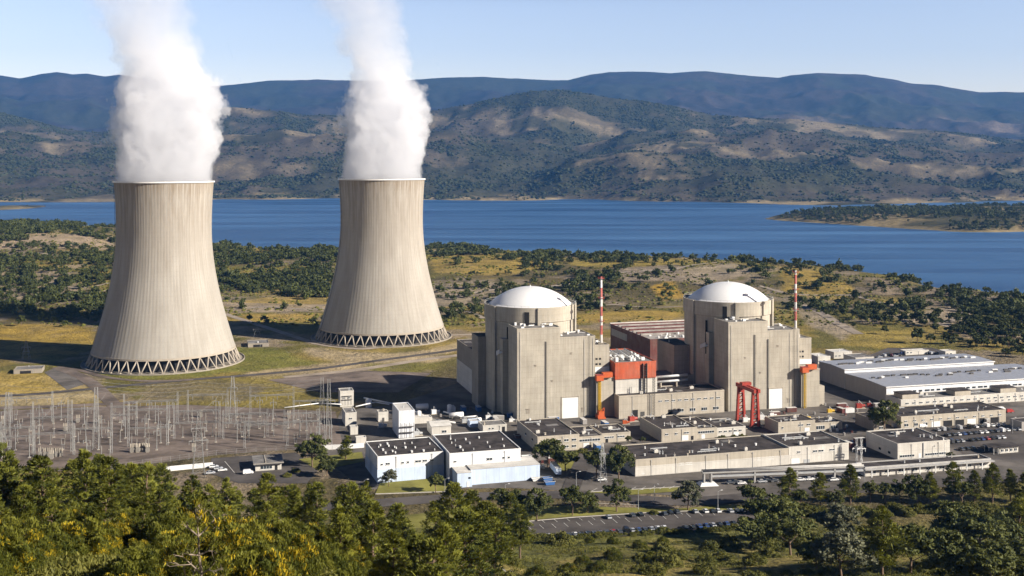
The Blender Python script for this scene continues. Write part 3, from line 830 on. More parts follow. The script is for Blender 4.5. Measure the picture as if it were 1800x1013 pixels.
# ------------------------------------------------------------------ steam plumes (real volumes of vapour)
def plume(label, base, cx, rad, fade, seed, wsc):
    """cx / rad / fade: lists over height above the rim"""
    m = bpy.data.materials.new('steam'); m.use_nodes = True
    nt = m.node_tree; nt.nodes.clear()
    out = nt.nodes.new('ShaderNodeOutputMaterial')
    vol = nt.nodes.new('ShaderNodeVolumePrincipled')
    vol.inputs['Color'].default_value = (.935, .952, .985, 1); vol.inputs['Anisotropy'].default_value = .0
    L(nt, vol.outputs[0], out.inputs['Volume'])
    tc = nt.nodes.new('ShaderNodeTexCoord')
    H = cx[-1][0]
    sx = nt.nodes.new('ShaderNodeSeparateXYZ'); L(nt, tc.outputs['Object'], sx.inputs[0])
    # billows: push the point about with two scales of noise
    def disp(scale, amp, off):
        n = N(nt, 'ShaderNodeTexNoise', Scale=scale, Detail=3.0, Roughness=.55)
        mp = nt.nodes.new('ShaderNodeMapping'); mp.inputs['Location'].default_value = off; L(nt, tc.outputs['Object'], mp.inputs['Vector']); L(nt, mp.outputs[0], n.inputs['Vector'])
        s = nt.nodes.new('ShaderNodeVectorMath'); s.operation = 'SUBTRACT'; L(nt, n.outputs['Color'], s.inputs[0]); s.inputs[1].default_value = (.5, .5, .5)
        k = nt.nodes.new('ShaderNodeVectorMath'); k.operation = 'SCALE'; L(nt, s.outputs[0], k.inputs[0]); k.inputs['Scale'].default_value = amp
        return k.outputs[0]
    grow = nt.nodes.new('ShaderNodeMapRange'); grow.inputs['From Max'].default_value = 40; grow.inputs['To Min'].default_value = .16
    L(nt, sx.outputs[2], grow.inputs['Value'])
    add = nt.nodes.new('ShaderNodeVectorMath'); add.operation = 'ADD'
    L(nt, disp(.030, 44, (seed, 0, 0)), add.inputs[0]); L(nt, disp(.075, 25, (0, seed, 3)), add.inputs[1])
    ad2 = nt.nodes.new('ShaderNodeVectorMath'); ad2.operation = 'ADD'; L(nt, add.outputs[0], ad2.inputs[0]); L(nt, disp(.17, 19, (seed, 5, 1)), ad2.inputs[1]); add = ad2
    sc = nt.nodes.new('ShaderNodeVectorMath'); sc.operation = 'SCALE'; L(nt, add.outputs[0], sc.inputs[0]); L(nt, grow.outputs[0], sc.inputs['Scale'])
    pp = nt.nodes.new('ShaderNodeVectorMath'); pp.operation = 'ADD'; L(nt, tc.outputs['Object'], pp.inputs[0]); L(nt, sc.outputs[0], pp.inputs[1])
    sp = nt.nodes.new('ShaderNodeSeparateXYZ'); L(nt, pp.outputs[0], sp.inputs[0])
    hz = nt.nodes.new('ShaderNodeMapRange'); hz.inputs['From Max'].default_value = H; L(nt, sx.outputs[2], hz.inputs['Value'])
    def curve(pts, lo, hi):
        c = nt.nodes.new('ShaderNodeFloatCurve'); cm = c.mapping.curves[0]
        q = [(p[0] / H, (p[1] - lo) / (hi - lo)) for p in pts]
        cm.points[0].location = q[0]; cm.points[1].location = q[-1]
        for a in q[1:-1]: cm.points.new(*a)
        c.mapping.update(); L(nt, hz.outputs[0], c.inputs['Value'])
        return math_(nt, 'ADD', math_(nt, 'MULTIPLY', c.outputs[0], hi - lo), lo)
    ax = curve(cx, -60, 60); rr = curve(rad, 0, 60); fd = curve(fade, 0, 1)
    dx = math_(nt, 'SUBTRACT', sp.outputs[0], ax)
    d = math_(nt, 'SQRT', math_(nt, 'ADD', math_(nt, 'MULTIPLY', dx, dx), math_(nt, 'MULTIPLY', sp.outputs[1], sp.outputs[1])))
    e = math_(nt, 'SUBTRACT', 1.0, math_(nt, 'DIVIDE', d, rr))
    soft = math_(nt, 'ADD', .055, math_(nt, 'MULTIPLY', math_(nt, 'SUBTRACT', 1.0, fd), .38))
    s = math_(nt, 'DIVIDE', e, soft, clamp=True)
    s = math_(nt, 'MULTIPLY', s, s)
    dens = math_(nt, 'MULTIPLY', math_(nt, 'MULTIPLY', s, fd), .058)
    top = nt.nodes.new('ShaderNodeMapRange'); top.inputs['From Min'].default_value = H; top.inputs['From Max'].default_value = H - 14; L(nt, sx.outputs[2], top.inputs['Value'])
    dens = math_(nt, 'MULTIPLY', dens, top.outputs[0])
    L(nt, dens, vol.inputs['Density'])
    mb = MB(); n = 32; prof = []
    vs, fs = [], []
    zz = np.linspace(0.0, H, 20)
    for z in zz:
        c = np.interp(z, [p[0] for p in cx], [p[1] for p in cx]); r = np.interp(z, [p[0] for p in rad], [p[1] for p in rad])
        r = r + 2.0 + 16 * min(1, z / 40)
        if z < 1: r = min(r, shell_r(ZT) - 1.3)
        for i in range(n): vs.append((c + r * math.cos(2 * PI * i / n), r * math.sin(2 * PI * i / n), z))
    for j in range(len(zz) - 1):
        for i in range(n): fs.append((j * n + i, j * n + (i + 1) % n, (j + 1) * n + (i + 1) % n, (j + 1) * n + i))
    fs.append(tuple(range(n - 1, -1, -1))); fs.append(tuple(range((len(zz) - 1) * n, len(zz) * n)))
    mb.add(vs, fs)
    o = mb.build('steam_plume', m, loc=(base[0], base[1], ZT + .1)); o.scale = (wsc, wsc, 1)
    tag(o, label, 'steam plume', 'steam plumes')
    m.cycles.volume_step_rate = .22
    return o
if PLUMES:
    k1 = 828 / FOC; k2 = 942 / FOC
    plume('wide white steam plume rising from the nearer left cooling tower', TW1,
          [(0, 0), (30, 1), (52, 2), (68, 4), (92, -3), (113, -12), (134, -18), (165, -28)],
          [(0, 36.0), (20, 38), (52, 38), (68, 37), (92, 36), (113, 36), (134, 40), (165, 46)],
          [(0, 1), (60, 1), (86, .76), (106, .44), (134, .25), (165, .16)], 3.0, .952)
    plume('slimmer white steam plume leaning left above the farther cooling tower', TW2,
          [(0, 0), (30, 1), (52, 3), (76, 5), (100, -3), (123, -10), (147, -20), (180, -32)],
          [(0, 35.5), (20, 36), (52, 34), (76, 31), (100, 31), (123, 33), (147, 38), (180, 44)],
          [(0, 1), (50, 1), (84, .76), (105, .46), (123, .33), (147, .24), (180, .16)], 11.0, .966)

# ------------------------------------------------------------------ reactor buildings
def clutter(m, x0, x1, y0, y1, z, n, rnd, big=1.6):
    for _ in range(n):
        x, y = rnd.uniform(x0, x1), rnd.uniform(y0, y1)
        a, b, h = rnd.uniform(.5, big), rnd.uniform(.5, big), rnd.uniform(.5, big)
        m.box(x, x + a, y, y + b, z, z + h)

def flat_roof(t, x0, x1, y0, y1, z, mat, lip=.7, wall=None, w=.35):
    """felt roof inside a low parapet"""
    MB().box(x0 + w, x1 - w, y0 + w, y1 - w, z - .25, z + .02).build('roof', mat, t)
    m = MB()
    m.box(x0 - .06, x1 + .06, y0 - .06, y0 + w, z - .3, z + lip); m.box(x0 - .06, x1 + .06, y1 - w, y1 + .06, z - .3, z + lip)
    m.box(x0 - .06, x0 + w, y0 + w, y1 - w, z - .3, z + lip); m.box(x1 - w, x1 + .06, y0 + w, y1 - w, z - .3, z + lip)
    m.build('parapet', wall, t)

def reactor(label, cx, cy, second):
    t = thing('reactor_building', label, 'reactor building', (cx, cy, 0), TH, 'reactor buildings')
    rnd = random.Random(3 + second)
    m = MB()
    m.lathe([(26.8, -.5), (26.8, 52.6)], 96, m=0)
    m.lathe([(26.8, 52.6), (27.5, 52.9)], 96, smooth=False)
    m.lathe([(27.5, 52.9), (27.5, 61.3)], 96)
    m.lathe([(27.5, 61.3), (26.9, 61.3), (26.9, 60.6), (24.2, 60.6)], 96, smooth=False)
    m.build('containment_wall', M['conc'], t)
    prof = [(24.4, 60.4), (24.4, 61.0)]
    Rb, hd = 24.2, 9.8
    Rs = (Rb * Rb + hd * hd) / (2 * hd)
    for i in range(21):
        a = math.asin(Rb / Rs) * (1 - i / 20)
        prof.append((max(.01, Rs * math.sin(a)), 61.0 + hd - Rs * (1 - math.cos(a))))
    m = MB(); m.lathe(prof, 96)
    m.bar((0, 0, 70.4), (0, 0, 71.6), .35, 6)
    m.build('dome', M['dome'], t)
    # wall pilasters: angle measured from the direction towards the lake side of the camera
    a_cam = math.atan2(-cy, -cx) - TH
    for k in range(6):
        a = a_cam + R_(11 + 60 * k)
        m = MB(); c, s = math.cos(a), math.sin(a)
        z1 = 61.25
        pts = []
        for r0, tt in ((26.4, -1.1), (28.3, -1.1), (28.3, 1.1), (26.4, 1.1)):
            pts.append((r0 * c - tt * s, r0 * s + tt * c))
        vs = [(x, y, -.4) for x, y in pts] + [(x, y, z1) for x, y in pts]
        m.add(vs, [(4, 5, 6, 7), (0, 1, 5, 4), (1, 2, 6, 5), (2, 3, 7, 6), (3, 0, 4, 7)])
        m.build('buttress', M['conc'], t)
    for aa, z0, z1, w in ((-4, 44, 59, 1.3), (33, 44, 51, .8), (-28, 30, 50, .5)):
        a = a_cam + R_(aa); c, s = math.cos(a), math.sin(a); m = MB()
        pts = [(r0 * c - q * s, r0 * s + q * c) for r0, q in ((27.0, -w), (27.75, -w), (27.75, w), (27.0, w))]
        vs = [(x, y, z0) for x, y in pts] + [(x, y, z1) for x, y in pts]
        m.add(vs, [(4, 5, 6, 7), (0, 1, 5, 4), (1, 2, 6, 5), (2, 3, 7, 6), (3, 0, 4, 7), (3, 2, 1, 0)])
        m.build('inspection_slot', M['dark'], t)
    # square building in front of the containment
    A = [(-19.2, 6.0, -39.3, -20.0, 51.4), (6.02, 27.0, -39.3, -14.0, 45.6), (27.02, 37.0, -35.5, -8.0, 39.6)]
    for (x0, x1, y0, y1, z) in A:
        m = MB(); m.box(x0, x1, y0, y1, -.5, z - .28); m.build('wall', M['conc'], t)
        flat_roof(t, x0, x1, y0, y1, z, M['roof_grey'], .5, M['conc'])
        m = MB(); clutter(m, x0 + 2, x1 - 3, y0 + 3, y1 - 3, z + .03, 9, rnd, 1.9)
        for _ in range(3):
            xx = rnd.uniform(x0 + 2, x1 - 6); yy = rnd.uniform(y0 + 3, y1 - 5)
            m.bar((xx, yy, z + .8), (xx + rnd.uniform(2, 5), yy + rnd.uniform(-2, 4), z + .8), .25, 6)
        m.build('roof_equipment', M['white'], t)
    m = MB(); m.box(-22.4, -10, -19.98, -8.0, -.5, 42.0); m.build('side_wall', M['conc'], t)
    m = MB(); m.box(-22.5, -17.3, -20.4, -8.0, 42.02, 43.2); m.build('ledge', M['conc_low'], t)
    m = MB(); m.box(27.03, 39.0, -41.3, -35.52, -.5, 22.0); m.box(37.03, 39.0, -35.5, -12, -.5, 22.0); m.build('stair_block', M['conc'], t)
    m = MB(); m.box(26.5, 39.3, -41.6, -35.6, 22.02, 22.5); m.build('roof', M['conc_low'], t)
    m = MB(); m.box(27.1, 36.8, -36.0, -35.53, 24.6, 27.4); m.build('white_band', M['white'], t)
    if second:
        m = MB(); m.box(39.02, 44.0, -38.5, -26, -.5, 11.5); m.build('annex', M['conc_low'], t)
    # vertical joint with its rain pipe, and the tall white door
    for xx, z1 in ((-2.6, 44.0), (6.0, 41.0)) if second else ((-2.6, 44.0),):
        m = MB(); m.box(xx - .22, xx + .22, -39.62, -39.32, .5, z1); m.bar((xx + .5, -39.7, .5), (xx + .5, -39.7, z1), .12, 6); m.build('rain_pipe', M['dark_steel'], t)
    for xx, z0, z1 in ((-17.6, 0, 50), (20.4, 0, 44.5), (25.6, 12, 44.8)):
        m = MB(); m.bar((xx, -39.55, z0 + .2), (xx, -39.55, z1), .10, 6)
        for k in range(int((z1 - z0) / 6)): m.box(xx - .2, xx + .2, -39.6, -39.32, z0 + 3 + k * 6, z0 + 3.15 + k * 6)
        m.build('wall_pipe', M['steel'], t)
    m = MB()
    for q in (0, .6): m.bar((23.2 + q, -39.75, .2), (23.2 + q, -39.75, 46.4), .05, 4)
    for k in range(46): m.bar((23.2, -39.75, 1 + k), (23.8, -39.75, 1 + k), .04, 3)
    m.build('ladder', M['dark_steel'], t)
    for (xx, zz, w_, h_) in ((-14, 4, 2.0, 2.6), (-9, 30, 1.0, 1.0), (12, 36, 1.2, 1.0), (18.8, 3, 1.6, 2.4), (0.8, 21, .9, .9)):
        m = MB(); m.box(xx, xx + w_, -39.42, -39.31, zz, zz + h_); m.box(xx - .15, xx + w_ + .15, -39.7, -39.31, zz + h_ + .02, zz + h_ + .16); m.build('hatch', M['conc_dark'], t)
    d0, d1 = (7.2, 16.8) if not second else (6.9, 15.6)
    m = MB(); m.box(d0, d1, -39.50, -39.32, .1, 11.6); m.build('door', M['white'], t)
    m = MB(); m.box(d0 - .5, d0 - .02, -39.6, -39.32, .1, 12.0); m.box(d1 + .02, d1 + .5, -39.6, -39.32, .1, 12.0); m.box(d0 - .5, d1 + .5, -39.6, -39.32, 12.02, 12.4)
    m.build('door_frame', M['conc_low'], t)
    for z in (31.5, 28.5):
        m = MB()
        for xx in (28.5, 30.6): m.box(xx, xx + 1.3, -35.58, -35.42, z, z + 1.1)
        m.build('window', M['dark'], t)
    # white relief valves on the shaded side
    m = MB()
    for i in range(6):
        yy = -18.5 + i * 1.6; zz = 35.5 - i * .5
        m.bar((-22.4, yy, zz), (-24.2, yy, zz), .45, 8); m.bar((-24.1, yy, zz - .8), (-24.1, yy, zz + 1.6), .38, 8)
    m.bar((-23.6, -19, 35.2), (-23.6, -9, 32.6), .4, 8)
    m.build('steam_valve', M['white'], t)
    m = MB()
    for i in range(40):
        a = 2 * PI * i / 40
        m.bar((27.2 * math.cos(a), 27.2 * math.sin(a), 61.2), (27.2 * math.cos(a), 27.2 * math.sin(a), 62.3), .07, 4, m=0)
        b = 2 * PI * (i + 1) / 40
        m.bar((27.2 * math.cos(a), 27.2 * math.sin(a), 62.3), (27.2 * math.cos(b), 27.2 * math.sin(b), 62.3), .06, 4)
    m.build('railing', M['steel'], t)
    return t
RX1 = (10.9, 679.0); RX2 = (133.7, 704.0)
reactor('left concrete reactor building with white dome, next to the orange-red annex', *RX1, 0)
reactor('right concrete reactor building with white dome, behind the red gantry crane', *RX2, 1)

def loc_of(c, a, b, th=TH):
    return (c[0] + a * math.cos(th) - b * math.sin(th), c[1] + a * math.sin(th) + b * math.cos(th))

def vent_stack(label, c, a, b, z, h):
    x, y = loc_of(c, a, b)
    t = thing('vent_stack', label, 'chimney', (x, y, z), 0, 'red and white vent stacks')
    m = MB(); m.lathe([(.74, 0), (.72, h * .5), (.62, h), (.4, h)], 20); m.build('pipe', M['banded'], t)
    m = MB()
    for zz in (h * .34, h * .68, h * .97):
        m.lathe([(1.0, zz), (1.9, zz), (1.9, zz + .12), (1.0, zz + .12)], 16, smooth=False)
        for k in range(8):
            q = PI * k / 4; m.bar((1.85 * math.cos(q), 1.85 * math.sin(q), zz), (1.85 * math.cos(q), 1.85 * math.sin(q), zz + 1), .05, 4)
    m.build('platform', M['red'], t)
    m = MB(); m.box(-1.8, 1.8, -1.8, 1.8, -.3, .8); m.build('base', M['conc_dark'], t)
    m = MB()
    for q in (-.3, .3): m.bar((q, -1.25, .8), (q, -1.15, h), .05, 4)
    m.build('ladder', M['steel'], t)
vent_stack('red and white banded stack on the roof of the left reactor building', RX1, 34, -30, 39.6, 39)
vent_stack('red and white banded stack on the roof of the right reactor building', RX2, 25.6, -37, 45.6, 35)

def wall_lift(label, c, a, b, cab):
    x, y = loc_of(c, a, b)
    t = thing('yellow_hoist', label, 'hoist', (x, y, 0), TH, 'yellow hoists with orange cabins')
    m = MB(); w = 1.3
    for px_, py_ in ((0, 0), (w, 0), (0, w), (w, w)): m.bar((px_, py_, 0), (px_, py_, 21), .2, 4)
    for k in range(14):
        z = k * 1.5; m.bar((0, 0, z), (w, 0, z + 1.5), .12, 4); m.bar((0, 0, z), (0, w, z + 1.5), .12, 4); m.bar((0, 0, z), (w, 0, z), .12, 4)
    m.box(.35, .95, .35, .95, 0, 21)
    m.build('mast', M['yellow'], t)
    m = MB(); m.box(-1.6, 2.6, -1.2, 2.0, 21.1, 24.2); m.box(2.62, 8.5, 0, 3.0, 22.6, 25.4); m.build('cabin', M['orange_paint'], t)
    m = MB(); m.box(-1.75, 2.75, -1.35, 2.15, 24.22, 24.5); m.build('cabin_roof', M['red'], t)
    if cab:
        m = MB(); m.box(-1.5, 3.0, -3.5, 1.0, 0, 1.0); m.box(-1, 2.2, -3, .2, 1.0, 4.2); m.bar((2.4, -2, 1), (2.4, -2, 6.2), .35, 6); m.box(-1.6, -1.0, -3.2, .8, 1.0, 2.2)
        m.bar((-.8, -3.1, 4.2), (2.2, -3.3, 6.4), .25, 6)
        m.build('winch', M['orange_paint'], t)
wall_lift('yellow mast with orange cabin on the left reactor building, orange winch at its foot', RX1, 27.6, -43.4, True)
wall_lift('yellow mast with orange cabin beside the white door of the right reactor building', RX2, 27.6, -43.4, False)

# ------------------------------------------------------------------ ordinary buildings
BN = [0]
def building(name, label, cat, x, y, Lx, D, H, wall='conc_low', roof='roof', th=TH, windows=(), doors=(), vents=8, lip=.55, group=None, two=None, seed=None, fascia=None):
    """flat roofed block; (x, y) is the front left corner; windows: (face, u, z, w, h) with face f (front) or l (left side)"""
    BN[0] += 1
    rnd = random.Random(seed if seed is not None else BN[0] * 13)
    t = thing(name, label, cat, (x, y, 0), th, group)
    if two:                                            # (height of split, material below)
        zs, mlow = two
        MB().box(0, Lx, 0, D, zs + .01, H - .27).build('wall', M[wall], t)
        MB().box(-.12, Lx + .12, -.12, D + .12, -.5, zs).build('base_wall', M[mlow], t)
    else:
        MB().box(0, Lx, 0, D, -.5, H - .27).build('wall', M[wall], t)
    flat_roof(t, 0, Lx, 0, D, H, M[roof], lip, M[fascia or wall])
    for (f, u, z, w, h) in windows:
        m = MB()
        if f == 'f':
            m.box(u, u + w, -.10, -.004, z, z + h, 1); m.box(u - .15, u + w + .15, -.22, -.004, z - .22, z - .02, 0); m.box(u - .12, u + w + .12, -.16, -.004, z + h + .02, z + h + .16, 0)
            k = int(w / 1.4)
            for i in range(1, k + 1): m.box(u + w * i / (k + 1) - .05, u + w * i / (k + 1) + .05, -.13, -.103, z, z + h, 0)
        else:
            m.box(-.10, -.004, u, u + w, z, z + h, 1); m.box(-.22, -.004, u - .15, u + w + .15, z - .22, z - .02, 0)
        m.build('window', [M['white'], M['glass']], t)
    for (f, u, w, h, mt) in doors:
        m = MB()
        if f == 'f': m.box(u, u + w, -.11, -.006, .02, h)
        else: m.box(-.11, -.006, u, u + w, .02, h)
        m.build('door', M[mt], t)
    if Lx > 12:
        for i in range(int(Lx / 13)):
            u = (i + .6) * Lx / int(Lx / 13) + rnd.uniform(-1.5, 1.5)
            if u > Lx - .6: continue
            m = MB(); m.bar((u, -.20, .1), (u, -.20, H - .35), .09, 6); m.box(u - .16, u + .16, -.34, -.07, H - .75, H - .40); m.build('rain_pipe', M['steel'], t)
    if Lx > 10 and D > 10 and vents >= 4:
        for i in range(1 + int(Lx / 30)):
            u0 = rnd.uniform(2, Lx * .6); v0 = rnd.uniform(2.5, D - 3); l = rnd.uniform(4, min(14, Lx * .4))
            m = MB(); m.box(u0, u0 + l, v0, v0 + .5, H + .35, H + .75)
            for k in range(int(l / 2) + 1): m.box(u0 + k * 2, u0 + k * 2 + .15, v0 + .1, v0 + .4, H + .02, H + .35)
            if rnd.random() < .6: m.box(u0 + l - .5, u0 + l, v0 + .5, min(D - 1.5, v0 + rnd.uniform(2, 6)), H + .35, H + .75)
            m.build('roof_duct', M['steel'], t)
            a, b = rnd.uniform(1.4, 2.4), rnd.uniform(1.2, 2.0); u1 = rnd.uniform(1.5, Lx - 4.5); v1 = rnd.uniform(1.5, D - 4)
            m = MB(); m.box(u1, u1 + a, v1, v1 + b, H + .25, H + 1.5); m.box(u1 + .1, u1 + a - .1, v1 + .1, v1 + b - .1, H + .02, H + .25); m.lathe([(.45, H + 1.5), (.5, H + 1.7), (.36, H + 1.7)], 12, c=(u1 + a / 2, v1 + b / 2)); m.build('roof_unit', M['conc_white'], t)
        m = MB(); u1 = rnd.uniform(2, Lx - 9); v1 = rnd.uniform(2, D - 6)
        m.box(u1, u1 + rnd.uniform(4, 8), v1, v1 + rnd.uniform(2, 4.5), H + .024, H + .05); m.build('roof_patch', M['roof_grey'], t)
    for i in range(int(vents * .75)):
        m = MB(); a = rnd.uniform(.35, .85)
        m.box(-a / 2, a / 2, -a / 2, a / 2, 0, rnd.uniform(.5, .9)); m.box(-a * .65, a * .65, -a * .65, a * .65, .92, 1.08)
        if rnd.random() < .35: m.bar((0, 0, .9), (0, 0, 1.9), .18, 8)
        m.build('roof_vent', M[rnd.choice(['white', 'steel', 'conc_low', 'steel', 'roof_mid'])], t, loc=(rnd.uniform(1.2, Lx - 1.2), rnd.uniform(1.2, D - 1.2), H + .02), rz=rnd.uniform(0, .3))
    return t

def row_w(n, u0, u1, z, w, h, face='f'):
    return [(face, u0 + (u1 - u0) * i / max(1, n - 1), z, w, h) for i in range(n)]

def fl(px, py, z=0.0): return gp(px, py, z)

# pale blue halls in front
x, y = -60.8, 514.5
t = building('industrial_hall', 'left one of two pale blue halls, with a light blue base', 'hall', x, y, 31, 29, 11.7, 'white_clad', 'roof', R_(18),
             [('f', 1.5, 8.0, .9, .6), ('f', 3.8, 8.0, 1.8, .8), ('f', 11, 8.0, 1.2, .6), ('f', 13.6, 8.0, .9, .7), ('f', 17.5, 8.0, 2.6, .8), ('f', 21, 8.0, 1.9, .8), ('f', 24.5, 8.0, 1.4, .8)],
             [], 0, .35, None, (6.0, 'blue_clad'), fascia='white')
rnd = random.Random(5)
for k, (cxv, n) in enumerate(((4, 4), (10, 6), (15.5, 3), (21, 3), (27, 2))):
    for i in range(n):
        m = MB(); a = rnd.uniform(.3, .75); m.box(-a / 2, a / 2, -a, a, 0, .62); m.box(-a * .6, a * .6, -a * 1.1, a * 1.1, .64, .76)
        m.build('roof_vent', M['white'], t, loc=(cxv + rnd.uniform(-1.6, 1.6), 3 + 22 * i / n + rnd.uniform(0, 3), 11.72))
x, y = -28.4, 517.0
t = building('industrial_hall', 'taller right one of two pale blue halls, with stepped low annexes', 'hall', x, y, 33.7, 37, 12.4, 'white_clad', 'roof', R_(16),
             [('f', 2, 8.6, 1.2, .6), ('f', 17.5, 8.4, 2.6, 1.0), ('f', 25, 8.6, 1.1, .8), ('f', 27.6, 8.6, .9, .8)], [], 0, .4, None, None, fascia='white')
m = MB(); m.box(8.0, 40.5, -8.0, -.15, -.5, 6.9); m.box(33.9, 40.5, -.13, 6, -.5, 6.9); m.build('base_annex', M['blue_clad'], t)
m = MB(); m.box(7.8, 40.7, -8.2, -.15, 6.92, 7.1); m.box(33.92, 40.7, -.12, 6.2, 6.92, 7.1); m.build('annex_roof', M['roof_pale'], t)
m = MB(); m.box(1.2, 7.97, -10.5, -.15, -.5, 6.4); m.build('entrance_annex', M['blue_clad'], t)
m = MB(); m.box(1.0, 7.78, -10.7, -.15, 6.42, 6.6); m.build('annex_roof', M['roof_pale'], t)
m = MB(); m.box(5.6, 6.6, -10.62, -10.505, .02, 2.4); m.build('door', M['white'], t)
m = MB(); m.box(6.3, 7.3, -10.62, -10.505, 3.6, 4.4); m.build('window', M['glass'], t)
for cxv, n in ((6.5, 7), (14, 3), (20, 3), (29, 2)):
    for i in range(n):
        m = MB(); a = rnd.uniform(.3, .8); m.box(-a / 2, a / 2, -a, a, 0, .7); m.box(-a * .6, a * .6, -a * 1.1, a * 1.1, .72, .84)
        m.build('roof_vent', M['white'] if rnd.random() < .7 else M['steel'], t, loc=(cxv + rnd.uniform(-1.8, 1.8), 4 + 29 * i / n + rnd.uniform(0, 2.5), 12.42))

# small white structures by the switchyard
def small(label, px, py, z, Lx, D, roof='roof_pale', wall='conc_white', win=(), door=(), vents=2, name='transformer_house', cat='utility building', **k):
    x, y = gp(px, py)
    return building(name, label, cat, x, y, Lx, D, z, wall, roof, TH, win, door, vents, .3, **k)
t = small('tall narrow white block at the far corner of the switchyard', 598, 716, 9.2, 8.0, 9, 'roof_grey', win=[('f', 1.5, 5.0, 1.2, .6), ('f', 4.5, 5.0, 1.2, .6)])
m = MB()
for z in (4.2, 6.4): m.box(1, 7, -.7, -.12, z, z + .15)
for xx in (1.2, 3, 4.8, 6.6): m.bar((xx, -.5, 1.2), (xx, -.5, 6.4), .09, 4)
m.build('bracket', M['dark_steel'], t)
small('low white block just in front of the tall narrow one', 607, 750, 7.2, 6.2, 14, 'roof_grey', win=[('f', 2, 3.8, 1.6, .8)])
t = small('tall plain white block behind the pale blue halls', 701, 771, 14.2, 8.4, 20, 'roof_pale', 'white_clad')
m = MB()
for z in (3.0, 6.0): m.box(.5, 8, -1.2, -.12, z, z + .18)
for xx in (.8, 3, 5.4, 7.8): m.bar((xx, -1.0, 0), (xx, -1.0, 8.2), .1, 4)
m.build('bracket', M['dark_steel'], t)
small('small white cube hut left of the tall plain block', 665, 742, 5.2, 5.6, 6, 'roof_grey', door=[('f', 2.2, 1.2, 2.2, 'dark_steel')])
t = small('white gabled utility house right behind the pale blue halls', 759, 766, 4.2, 10.4, 13, 'roof_pale', win=[('f', 5.5, 1.2, 2.4, 1.2)], vents=0)
m = MB(); m.add([(-.4, -.4, 4.8), (10.8, -.4, 4.8), (10.8, 13.4, 4.8), (-.4, 13.4, 4.8), (-.4, 6.5, 6.2), (10.8, 6.5, 6.2)], [(0, 1, 5, 4), (2, 3, 4, 5), (0, 4, 3), (1, 2, 5), (3, 2, 1, 0)]); m.build('gable_roof', M['roof_pale'], t)
small('long low white hut beside the left reactor building', 849, 761, 3.6, 13.2, 11, 'roof_grey', win=[('f', 3.2, 1.6, .9, .8), ('f', 5.0, 1.6, .9, .8)], door=[('f', 10.6, 1.6, 2.6, 'dark')])
small('low white pump hut near the switchyard corner', 626, 781, 3.0, 5.2, 4, 'roof_pale', vents=1, name='pump_hut')
small('white plinth-like hut beside the narrow pipe posts', 616, 765, 4.0, 4.0, 5, 'roof_pale', vents=1, name='pump_hut')
small('low flat white shed behind the gabled utility house', 722, 746, 3.0, 12, 6, 'roof_pale', vents=2)
small('tiny white box hut on the bare yard right of the gabled house', 826, 752, 3.2, 6.0, 6, 'roof_pale', 'blue_clad', vents=1)

# gatehouse among the pines
x, y = gp(449, 829)
t = building('gatehouse', 'small white gatehouse with overhanging grey roof among the pines', 'gatehouse', x, y, 12, 14, 3.1, 'conc_white', 'roof_grey', TH,
             [('f', 2.4, .9, 5.2, 1.4)], [('f', 9.0, 1.2, 2.3, 'dark')], 0, .3)
m = MB(); m.box(-1.0, 13, -1.6, 14.6, 3.42, 3.75); m.build('canopy_roof', M['roof_grey'], t)
m = MB(); m.box(4.6, 5.0, 0, 14, 3.77, 4.0); m.box(-1, 13, -1.62, -1.2, 3.77, 3.9); m.build('roof_rib', M['conc_low'], t)

# long concrete sheds
x, y = 57.0, 525.0
building('long_shed', 'longest grey shed with dark roof, painted white below, behind the entrance road', 'shed', x, y, 78.5, 27, 7.5, 'conc_low', 'roof', TH,
         [('f', 22, 3.9, 2.0, .7), ('f', 25, 3.9, 3.2, .7), ('f', 62, 3.4, 1.4, .9), ('f', 68, 3.4, 2.4, .9), ('f', 3, 1.2, 1.2, .6)], [('f', 74, 1.4, 2.3, 'dark_steel'), ('f', 58, 3, 3, 'white')], 26, .4, None, (4.6, 'conc_white'))
bx, by = loc_of((x, y), 78.9, 0.3)
building('long_shed', 'pale shed adjoining the right end of the longest shed', 'shed', bx, by, 32.5, 26, 7.9, 'conc_white', 'roof', TH,
         [('f', 4.5, 5.2, 1.6, .7), ('f', 13, 5.0, 2.2, .8), ('f', 16, 5.0, 2.6, .8), ('f', 22, 5.2, 2.6, .6)], [('f', 1.2, 4.5, 2.6, 'white'), ('f', 8, 3.2, 1.8, 'steel')], 10, .45)
x, y = gp(1163, 778)
building('workshop', 'grey workshop with dark roof left of the red gantry crane', 'workshop', x, y, 20, 30, 6.4, 'conc_low', 'roof', TH,
         [('f', 2, 3.6, 1.6, .8), ('f', 7.4, 3.6, 1.4, .8), ('f', 12.6, 3.8, 2.6, .7)], [('f', 11, 4, 2.9, 'white'), ('f', 16.5, 1.4, 2.3, 'dark')], 13, .4)
bx, by = loc_of((x, y), 20.05, 1.5)
building('workshop', 'lower grey workshop adjoining the one left of the crane', 'workshop', bx, by, 12, 26, 5.2, 'conc_low', 'roof', TH, [('f', 1.2, 2.9, 9.0, 1.1)], [('f', 3, 2, 2.3, 'white')], 6, .3)
bx, by = loc_of((x, y), 32.1, 2.5)
building('workshop', 'low pale workshop directly below the red gantry crane', 'workshop', bx, by, 17, 20, 4.6, 'conc_white', 'roof', TH, row_w(5, 1.5, 13, 2.4, 1.6, .8), [('f', 10, 3, 2.2, 'white')], 5, .3)
x, y = gp(945, 796)
